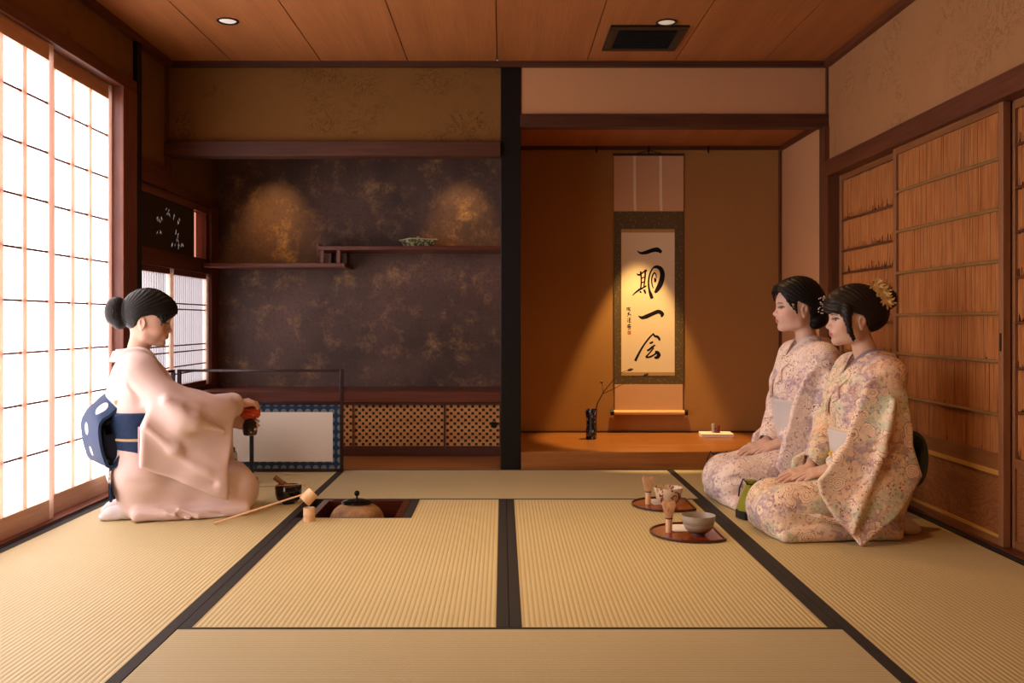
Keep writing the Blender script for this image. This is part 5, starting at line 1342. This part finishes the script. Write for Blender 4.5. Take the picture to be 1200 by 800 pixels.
F = Field((-.34,-.16,.38), (-.06,.16,.54), .006); F.op(rc(hp(140,470,-.155)*(1,0,1)+A_((0,-.15,0)), hp(140,470,-.155)*(1,0,1)+A_((0,.15,0)), .026), 0); F.mesh('knot_pillow', cloth_mat('cream scarf silk folded', hexc('d2c6a2')), host)
# white split-toe socks
M['tabi'] = cloth_mat('white cotton', hexc('ddd4d8'))
F = Field((-.42,-.22,-.005), (.0,.22,.16), .004)
for w in (-1,1):
    path(F, [(-.07,w*.085,.055),(-.15,w*.082,.045),(-.225,w*.078,.026),(-.262,w*.076,.016)], [.048,.040,.026,.014], .03); F.op(rc((-.19,w*.082-.018,.018), (-.26,w*.078-.012,.013), .016, .011), .006); F.op(rc((-.19,w*.082+.018,.018), (-.255,w*.078+.014,.013), .016, .011), .006)
F.keep(lambda X,Y,Z: .001-Z+0*X+0*Y); F.mesh('split_toe_socks', M['tabi'], host)
# what the host holds
cw = HO.R @ Vector(tuple(cad)) + HO.o
g = N('dark brown lacquer caddy', .3, .5); v = g.coord(); g.color(g.mix(g.ramp(g.noise(v, 30, 3), [(.55,0.0),(.6,1.0)]), (.018,.010,.008), (.09,.05,.03)))
tcd = thing('tea_caddy', 'small dark tea caddy held in the hands of the host', 'tea caddy', tuple(cw-Vector((0,0,.036))))
MB().lathe([(.022,-.036),(.030,-.033),(.034,-.015),(.0345,.010),(.031,.026),(.024,.031),(0,.031)], cw, 28).build('caddy_body', g.m, tcd, smooth=True)
MB().lathe([(.026,.030),(.027,.034),(.022,.038),(.006,.040),(.006,.044),(0,.045)], cw, 24).build('lid', plain('ivory lid', (.03,.02,.015), .3), tcd, smooth=True)
ow = HO.R @ Vector(tuple(hp(293.5,483.5,-.02))) + HO.o
m_ = MB(); Rq = Matrix.Rotation(HO.a, 3, 'Z') @ Matrix.Rotation(PI/2, 3, 'Y')
m_.lathe([(0,-.048),(.016,-.046),(.024,-.036),(.0265,0),(.024,.036),(.016,.044),(0,.046)], ow, 20, Rq, lambda a,z: 1+.10*math.sin(3*a+z*60)+.05*math.sin(7*a))
for k in range(5): m_.tube([ow+Rq@Vector((.0235*math.cos(k*1.26),.0235*math.sin(k*1.26),-.036)), ow+Rq@Vector((.0275*math.cos(k*1.26+.4),.0275*math.sin(k*1.26+.4),0)), ow+Rq@Vector((.0235*math.cos(k*1.26+.8),.0235*math.sin(k*1.26+.8),.036))], .004, 6)
m_.build('silk_cloth', cloth_mat('vermilion silk', hexc('c24e2c'), .6), smooth=True, label='folded vermilion silk cloth held over the tea caddy', cat='silk cloth')
# ------------------------------------------------------------------ the two guests
def guest(fig, s, hc, hrot, skin, lip, k_m, obi_m, label, near_px, far_l, hand_at, hand_dir, obi_u, near_plane, hair, lean=0.0, look=0.0, df=-.03, kf=0.0):
    q = lambda f, l, u: A_((f*s, l*s, u*s)); T = Tr(hc, hrot)
    SL, SR = q(-.055+lean*.45,.165,.655), q(-.055+lean*.45,-.165,.655)
    HWr = A_(hand_at); dr = A_(hand_dir)
    LO, HI = q(-.46,-.44,0)-A_((0,0,.005)), q(.58,.48,.90)
    F = Field(LO, HI, .0055); lower_shapes(F, .0, s, .06, kf=kf); F.op(bx(q(.115+kf/2,0,.028), q(.255+kf/2,.205,.028), .026), .04)
    lap = lambda f, l: top_at(F, f, l)
    hf, hl = hand_at; WR = A_((hf, hl, lap(hf,hl)+.036)); tip = A_((hf+.16, hl+.02, lap(hf+.16,hl+.02)+.030)); dr = tip-WR
    WL = A_((hf-.05, hl+.10, lap(hf-.05,hl+.10)+.030)); dl = A_((hf+.10, hl+.065, lap(hf+.10,hl+.065)+.022))-WL
    torso_shapes(F, .008, s, lean, .06, df)
    SL, SR = q(-.055,.162,.662)+A_((df,0,0)), q(-.055,-.162,.662)+A_((df,0,0))
    ER, EL = SR*.5+WR*.5+A_((-.035,-.085,-.02))*s, SL*.5+WL*.5+A_((-.065,.080,-.02))*s
    F.op(rc(SR, SR*.45+ER*.55, .070*s, .068*s), .05); F.op(rc(SL, SL*.45+EL*.55, .070*s, .068*s), .05)
    K0 = Field(LO, HI, .0055); K0.D = F.D.copy(); KF = F
    F = Field(q(-.40,-.38,0)-A_((0,0,.005)), q(.52,.38,1.10), .0034)
    torso_shapes(F, -.02, s, lean, df=df); lower_shapes(F, -.03, s, kf=kf)
    arm(F, SR, ER, WR, s); arm(F, SL, EL, WL, s)
    head_shapes(F, T, s); neck(F, T, q(-.065,0,.69)+A_((df,0,0)), s)
    hand(F, WR, dr, (.10,.30,1), -1, [(.10,.12),(.08,.14),(.10,.14),(.14,.16)], .98*s, (.62,.42), .08)
    hand(F, WL, dl, (.10,.30,1), 1, [(.10,.12),(.08,.14),(.10,.14),(.14,.16)], .98*s, (.55,.42), .08)
    F.keep(lambda X,Y,Z: .002-Z+0*X+0*Y)
    P = person('guest', fig, F, T, skin, lip, s, label, look=look)
    # hair
    F = Field(T.c-.24*s, T.c+.24*s, .0032); hair_cap(F, T, s, *hair['shape'][:2], bun=hair['bun'], locks=hair['locks']); fringe(F, T, s, hair['fringe']); F.warp(strands(.0011, T)); F.mesh('hair', hair['mat'], P)
    # kimono
    F = KF; G = Field(LO, HI, .0055)
    for S, E, W in ((SR,ER,WR),(SL,EL,WL)): G.op(rc(S, E, .066*s, .058*s), 0); G.op(rc(E, E*.10+W*.90, .058*s, .047*s), .04)
    # near sleeve hangs to the floor, far sleeve hangs on the far side
    o, e1, e2, p2 = fig.plane(near_px, *near_plane)
    G.op(slab(p2, o, e1, e2, .016, .013, lambda u, v: .085*v+.016*np.sin(u*15+v*4)*np.clip(-v*2.2,0,1)+.010*np.sin(v*16-u*11)), .035)
    cx = WR[0]+.005
    G.op(slab([(-.06,-.10),(cx-.01,WR[2]-.50*s+.02),(cx+.0,WR[2]-.50*s-.03),(cx-.04,.08-.50*s),(-.08,.06-.50*s)], q(0,-.225,.50), (1,0,0), (0,0,1), .016, .012), .03)
    for E, W in ((ER,WR),(EL,WL)): G.op(rc(E*.3+W*.7, W+(W-E)*.35, .034*s, .044*s), .006, 'sub')
    for pts, ls, r, k, mode in hair['creases']: path(G if ls[0] > .2 else F, [fig.px(x,y,l+(.022 if ls[0] > .2 else 0)) for (x,y),l in zip(pts,ls)], [r*(.3+.7*math.sin(PI*(i+.35)/(len(pts)-.3))) for i in range(len(pts))], k, mode)
    join(F, G, .006)
    vneck(F, T, s, df)
    F.warp(folds(.0022, [(20,-9,14,.4,1),(-14,8,29,1.1,.7),(38,-10,-20,.2,.4)])); F.keep(lambda X,Y,Z: .0015-Z+0*X+0*Y)
    F.mesh('kimono', k_m, P)
    collars(P, K0, s, k_m, hair['collar'], df, (-.172*s+df,.722*s), (-.066*s+df,.070*s,.735*s))
    ob = obi_band(P, obi_m, s, obi_u[0], obi_u[1], .022, lean=lean, df=df)
    return P, T, q
PINK_G = floral_mat('mauve flowered silk', hexc('f6e2d2'), hexc('e8d2c8'), hexc('bba6aa'), hexc('faeadb'), hexc('9a7484'), hexc('c9a9a6'), hexc('7a1f2c'), 1.3, 1.2)
MINT_G = floral_mat('mint and peach flowered silk', hexc('f4dcc0'), hexc('c6cbae'), hexc('b9a3a6'), hexc('f8e0c0'), hexc('9a5a66'), hexc('e0a878'), hexc('a5606a'), 4.1, 1.05)
OBI_GREY = cloth_mat('pale grey obi silk', hexc('cfc8c4')); 
SK = (.64,.41,.30); SK2 = (.66,.43,.33)
# ---- guest behind (nearer the alcove)
GA = Fig((1.415, 4.60), math.radians(180+6), 1.06); ga = GA.px
TA = ga(935,361,0.0)
Pa, Ta, qa = guest(GA, 1.06, TA, rot(math.radians(-8), math.radians(-1)), SK2, (.52,.13,.12), PINK_G, OBI_GREY,
  'kneeling woman in mauve and cream flowered kimono with low bun and white hairpin',
  [(966,412),(985,445),(987,520),(975,575),(946,585),(920,564),(907,545),(916,512),(930,470),(938,446)], .2, (.105,-.03), None, (.295,.500), (A_((-.05,.215,.69)), A_((.20,.205,.2))),
  dict(mat=M['hair_black'], collar=cloth_mat('white under collar', hexc('e4dcd6')),
    shape=([((-.004,0,.052),(.112,.087,.099)), ((.045,0,.070),(.070,.066,.056)), ((-.045,0,.020),(.085,.086,.080))],
      [(.3,.074),(.116,.074),(.102,.079),(.080,.068),(.064,.044),(.052,.022),(.042,.018),(.036,.028),(.022,.034),(.004,.024),(-.014,.018),(-.030,.004),(-.036,-.022),(-.052,-.045),(-.07,-.08),(-.08,-.3),(.3,-.3)]),
    fringe=[(-.010,.104,.095,-.040,.104,.046),(-.022,.100,.095,-.054,.094,.030)]+[(q_*.020,.098,.10,q_*.048,.084,.070) for q_ in (-1,1)]+[(q_*.030,.090,.09,q_*.062,.062,.040) for q_ in (-1,1)]+[(q_*.045,.080,.08,q_*.070,.050,.016) for q_ in (-1,1)]+[(q_*.054,.070,.07,q_*.074,.040,-.008) for q_ in (-1,1)]+[(.070,.030,.03,.077,.020,-.036)],
    bun=[((-.085,0,-.045),(.052,.058,.050)),((-.115,0,.0),(.03,.045,.045)),((-.070,.035,-.075),(.026,.022,.020)),((-.09,-.03,-.075),(.026,.024,.022))],
    locks=[],
    creases=[([(960,420),(950,460),(930,505),(915,545)],(.26,.27,.265,.255),.010,.03,'sub'), ([(972,440),(962,490),(950,550)],(.250,.255,.250),.012,.04,'add'), ([(835,570),(860,560),(900,560)],(.13,.17,.2),.007,.02,'sub'), ([(842,586),(870,578),(915,582)],(.15,.19,.21),.008,.02,'sub'), ([(905,420),(915,450),(925,470)],(.05,.09,.12),.006,.02,'sub')]), kf=-.02)
# ---- guest in front
GB = Fig((1.455, 3.935), math.radians(180+5), 1.0); gb = GB.px
TB = gb(1000,374,0.0)
Pb, Tb, qb = guest(GB, 1.0, TB, rot(math.radians(-7), math.radians(1)), SK, (.47,.14,.15), MINT_G, OBI_GREY,
  'kneeling woman in mint and peach flowered kimono with yellow flowers in her bun',
  [(1037,432),(1062,462),(1066,520),(1077,556),(1046,596),(1001,638),(978,607),(958,577),(953,561),(963,551),(988,518),(1003,480),(1012,448)], .2, (.155,-.03), None, (.215,.425), (A_((-.05,.215,.66)), A_((.20,.205,.2))),
  dict(mat=M['hair_brown'], collar=cloth_mat('grey violet under collar', hexc('8d8494')),
    shape=([((-.010,0,.054),(.118,.088,.098)), ((.050,0,.058),(.074,.070,.062)), ((-.055,0,.028),(.092,.087,.085))],
      [(.3,.036),(.122,.036),(.104,.030),(.088,.026),(.072,.020),(.058,.004),(.048,.004),(.040,.016),(.022,.026),(.004,.020),(-.014,.014),(-.030,.0),(-.036,-.024),(-.052,-.045),(-.078,-.062),(-.09,-.3),(.3,-.3)]),
    fringe=[(l*.8,.104-abs(l)*.4,.075,l,.108-abs(l)*.62,.023-abs(l)*.15) for l in (-.06,-.048,-.036,-.024,-.012,0,.012,.024,.036,.048,.06)]+[(q_*.064,.056,.05,q_*.072,.056,-.020) for q_ in (-1,1)],
    bun=[((-.140,0,.082),(.042,.050,.046)),((-.120,.02,.105),(.03,.035,.03))],
    locks=[([(.050,.072,.05),(.052,.077,.0),(.044,.077,-.05),(.026,.076,-.092)],[.014,.010,.007,.0035]), ([(.050,-.072,.05),(.052,-.077,.0),(.044,-.077,-.05),(.026,-.076,-.092)],[.014,.010,.007,.0035]), ([(.044,.074,.04),(.044,.079,-.01),(.036,.078,-.05),(.020,.077,-.080)],[.012,.009,.006,.0035])],
    creases=[([(1028,445),(1012,490),(995,545),(985,600)],(.27,.285,.28,.27),.010,.03,'sub'), ([(1048,470),(1035,530),(1010,590),(1000,625)],(.255,.262,.262,.262),.012,.04,'add'), ([(985,450),(1000,455),(1012,470)],(.22,.25,.27),.010,.03,'sub'),
      ([(900,628),(940,614),(975,618)],(.15,.2,.22),.008,.015,'sub'), ([(890,600),(925,606),(955,622)],(.13,.19,.22),.007,.02,'sub'), ([(925,600),(960,606),(985,612)],(.2,.22,.235),.008,.015,'add'), ([(960,425),(975,455),(985,480)],(.05,.1,.15),.006,.02,'sub')]), kf=.0)
# ---- obi details
mb = MB(); mb.tube([tuple(p) for p in ring(.398*1.06, .030, 1.06, df=-.03)], .004, 6); local_build(mb, 'obi_cord', cloth_mat('grey violet cord', hexc('b9aeb4')), Pa, True)
mb = MB(); mb.tube(ring(.505, .018, 1.06, df=-.03), .012, 8); local_build(mb, 'obi_scarf', cloth_mat('pink scarf', hexc('d79aa4')), Pa, True, label='pink silk edge above the obi')
mb = MB()
for k, (x, y) in enumerate(((908,484),(918,489),(913,501),(921,500))):
    c = ga(x, y, .0); 
mb = MB(); mb.tube(ring(.318, .030, df=-.02), .0065, 8); local_build(mb, 'obi_cord', cloth_mat('yellow cord', hexc('d9b62a')), Pb, True, label='yellow cord round the obi')
mb = MB(); mb.tube(ring(.428, .016, df=-.03), .014, 8); local_build(mb, 'obi_scarf', cloth_mat('cream scarf', hexc('e0c8a4')), Pb, True, label='cream silk scarf above the obi')
kc = A_((-.076+.117+.034, .02, .318)); mb = MB()
for a, r in ((.5,.022),(2.5,.022),(-.7,.018),(3.7,.018)):
    pts = [tuple(kc)]+[tuple(kc+A_((.004,math.cos(a)*r*t_+math.cos(a+1.57)*r*.5*h_, math.sin(a)*r*t_+math.sin(a+1.57)*r*.5*h_))) for t_, h_ in ((.6,.8),(1.2,.5),(1.3,-.3),(.7,-.7))]+[tuple(kc)]
    mb.tube(pts, .0032, 6)
mb.tube([tuple(kc), tuple(kc+A_((.004,.004,-.03))), tuple(kc+A_((.0,.002,-.07)))], .004, 6)
local_build(mb, 'cord_knot', cloth_mat('yellow cord knot', hexc('e0bf30')), Pb, True, label='bright yellow knot at the front of the obi')
OBI_DARK = cloth_mat('dark green obi silk', hexc('3c4436'))
for P, G, s, pts in ((Pb,GB,1.0,[(-.16,.40),(-.20,.43),(-.245,.40),(-.262,.33),(-.250,.25),(-.215,.215),(-.175,.24),(-.165,.30)]), (Pa,GA,1.06,[(-.17,.46),(-.21,.48),(-.25,.45),(-.265,.38),(-.25,.30),(-.215,.27),(-.18,.29),(-.175,.35)])):
    drum(P, OBI_DARK, pts, -.15, .15, .012, 'obi_knot', 'dark green obi knot at the back')
for P, s in ((Pa,1.06),(Pb,1.0)):
    F = Field((-.46,-.24,-.005), (.0,.24,.17), .004)
    for w in (-1,1): path(F, [(-.07,w*.085,.055),(-.15,w*.082,.045),(-.225,w*.078,.026),(-.262,w*.076,.016)], [.048,.040,.026,.014], .03)
    F.keep(lambda X,Y,Z: .001-Z+0*X+0*Y); F.mesh('split_toe_socks', M['tabi'], P)
# ---- hair flowers
def petals(T, s, c, n, r, m, name, P, seed, flat=.35, wide=.5):
    rnd = random.Random(seed); mb = MB()
    for k in range(n):
        a = 2*PI*k/n+rnd.uniform(-.2,.2); t = rnd.uniform(.2,1.0); L = r*rnd.uniform(.7,1.1)
        u = A_((math.cos(a)*.9, .45*t, math.sin(a))); u /= np.linalg.norm(u); w_ = np.cross(u, A_((0,1,0))); w_ /= np.linalg.norm(w_)
        c0 = A_(c); nn_ = np.cross(u, w_); ps = []
        for q_, ww in ((0,.1),(.35,.8),(.7,1),(1,.15)):
            for sg in (-1,1):
                for th in (-.0008,.0008): ps.append(T.to((c0+u*L*q_+w_*sg*ww*L*wide*.5+nn_*(th+.004*q_*(1-q_)*4))*s))
        fs = []
        for i in range(3):
            b = 4*i; fs += [(b,b+2,b+6,b+4),(b+1,b+5,b+7,b+3),(b,b+4,b+5,b+1),(b+2,b+3,b+7,b+6)]
        fs += [(0,1,3,2),(12,14,15,13)]
        mb.add([tuple(p) for p in ps], fs)
    return local_build(mb, name, m, P, False)
M['petal_y'] = cloth_mat('straw yellow petals', hexc('d0ae6c')); M['petal_w'] = cloth_mat('white petals', hexc('e6d8cc'))
for i_, c_ in enumerate(((-.070,.074,.140),(-.086,.074,.122),(-.100,.076,.102),(-.112,.070,.082),(-.122,.062,.066),(-.088,.062,.142),(-.108,.064,.118))): petals(Tb, 1.0, c_, 12, .032, M['petal_y'], 'hair_flower', Pb, 3+i_, wide=.30)
petals(Ta, 1.06, (-.098,.066,.036), 8, .024, M['petal_w'], 'hair_flower', Pa, 2); petals(Ta, 1.06, (-.118,.052,.030), 7, .020, M['petal_w'], 'hair_flower', Pa, 8)
mb = MB(); rnd = random.Random(5)
for k in range(16):
    p = Ta.to(A_((-.082+rnd.uniform(-.010,.012), .080+rnd.uniform(-.004,.004), .044-.0045*k+rnd.uniform(-.004,.004)))*1.06); r = .0035
    mb.lathe([(0,-r),(r*.8,-r*.6),(r,0),(r*.8,r*.6),(0,r)], tuple(p), 8)
local_build(mb, 'hairpin_beads', plain('white beads', (.8,.76,.7), .3), Pa, True)['kind'] = 'stuff'
# ---- pouches beside the guests
def pouch(name, c, r, h, m1, m2, label, yaw=0.0, tilt=0.0):
    t = thing(name, label, 'pouch', tuple(c)); R = Matrix.Rotation(yaw, 3, 'Z') @ Matrix.Rotation(tilt, 3, 'Y'); c = Vector(c)+Vector((0,0,.001))
    b = MB(); b.prism([(x,y) for x,y in ((-r,-r*.75),(r,-r*.75),(r*1.05,0),(r,r*.75),(-r,r*.75),(-r*1.05,0))], 0, h*.22)
    b.v = [tuple(c+Matrix.Rotation(yaw,3,'Z')@Vector(p)) for p in b.v]; b.build('base', m2, t, bevel=.004)
    MB().lathe([(r*1.02,h*.20),(r*1.06,h*.32),(r*.90,h*.52),(r*.58,h*.74),(r*.36,h*.88),(r*.33,h*.92),(r*.46,h),(r*.40,h*1.0),(0,h*.93)], c, 40, Matrix.Rotation(yaw,3,'Z'), lambda a,z: 1+.06*math.sin(7*a)*(z/h)+.03*math.sin(13*a+2)).build('bag', m1, t, smooth=True)
    MB().lathe([(r*.36,h*.885),(r*.40,h*.90),(r*.36,h*.918)], c, 20).build('drawstring', m2, t, smooth=True)
    for s_ in (-1,1): MB().tube([c+Vector((s_*r*.3,-r*.2,h*.9)), c+Vector((s_*r*.7,-r*.3,h*1.05)), c+Vector((s_*r*1.0,-r*.4,h*.85)), c+Vector((s_*r*1.12,-r*.5,h*.6))], .0035, 6).build('cord', m2, t, smooth=True)
    return t
M['olive'] = cloth_mat('olive green silk', hexc('8a8a1c'), .55); M['pouch_dark'] = cloth_mat('near black cloth', hexc('1d1812')); M['wine'] = cloth_mat('dark wine leather', hexc('3a0f12'), .35)
pc = floor_at(884,610); pouch('drawstring_pouch', (pc.x-.002, pc.y+.05, 0), .055, .170, M['olive'], M['pouch_dark'], 'olive green drawstring pouch standing between the two guests', .3)
pc = at(845,0,4.93); pouch('drawstring_pouch', (pc.x, 5.0, 0), .062, .178, M['wine'], M['pouch_dark'], 'dark wine red pouch behind the knees of the farther guest', .2)
# ================================================================== light and camera
def spot(name, loc, aim, power, color, angle, blend, radius=.03):
    l = bpy.data.lights.new(name, 'SPOT'); l.energy = power; l.color = color; l.spot_size = math.radians(angle); l.spot_blend = blend; l.shadow_soft_size = radius
    o = bpy.data.objects.new(name, l); C.objects.link(o); o.location = loc
    o.rotation_euler = (Vector(aim)-Vector(loc)).to_track_quat('-Z','Y').to_euler(); return o
WARM = (1.0, .60, .27)
for i, (x, y) in enumerate(LAMPS[:5]):
    spot('downlight_lamp', (x, y, CEIL-.02), (x, y, 0), [5, 44, 8, 44, 20][i], WARM, 120, .8, .04)  # last three are unseen, added to brighten the room
spot('mat_fill_light', LAMPS[5]+(CEIL-.02,), LAMPS[5]+(0,), 85, (1,.66,.33), 72, 1.0, .05)  # warm fill light under the added, unseen middle downlight
spot('scroll_lamp', (.945, 6.20, 2.085), (.945, 6.205, .10), 250, (1,.62,.22), 44, .35, .012)
spot('alcove_lamp', (1.0, 5.95, 2.09), (1.0, 5.95, 0), 4, (1,.60,.26), 150, 1.0, .04)
spot('shelf_lamp', (-1.58, 6.17, 2.13), (-1.58, 6.53, 1.40), 34, (1,.55,.17), 56, 1.0, .03)
spot('shelf_lamp', (-.30, 6.17, 2.13), (-.28, 6.53, 1.46), 28, (1,.55,.17), 52, 1.0, .03)
w = bpy.data.worlds.new('world'); bpy.context.scene.world = w; w.use_nodes = True
w.node_tree.nodes['Background'].inputs[0].default_value = (.75,.85,1,1); w.node_tree.nodes['Background'].inputs[1].default_value = .3
cam = bpy.data.cameras.new('camera'); co = bpy.data.objects.new('camera', cam); C.objects.link(co)
co.location = (0, 0, CAM_H); co.rotation_euler = (PI/2, 0, 0)
cam.sensor_width = 36; cam.lens = F_PX/1200*36; cam.shift_x = (600-VX)/1200; cam.shift_y = -(400-VY)/1200; cam.clip_start = .05
sc_ = bpy.context.scene; sc_.camera = co
sc_.view_settings.view_transform = 'Standard'; sc_.view_settings.look = 'None'; sc_.view_settings.gamma = 1; sc_.view_settings.use_curve_mapping = False
sc_.view_settings.exposure = EXPO
sc_.cycles.use_denoising = True; sc_.cycles.max_bounces = 8; sc_.cycles.diffuse_bounces = 5; sc_.cycles.glossy_bounces = 3
sc_.cycles.sample_clamp_indirect = 6; sc_.cycles.caustics_reflective = False; sc_.cycles.caustics_refractive = False
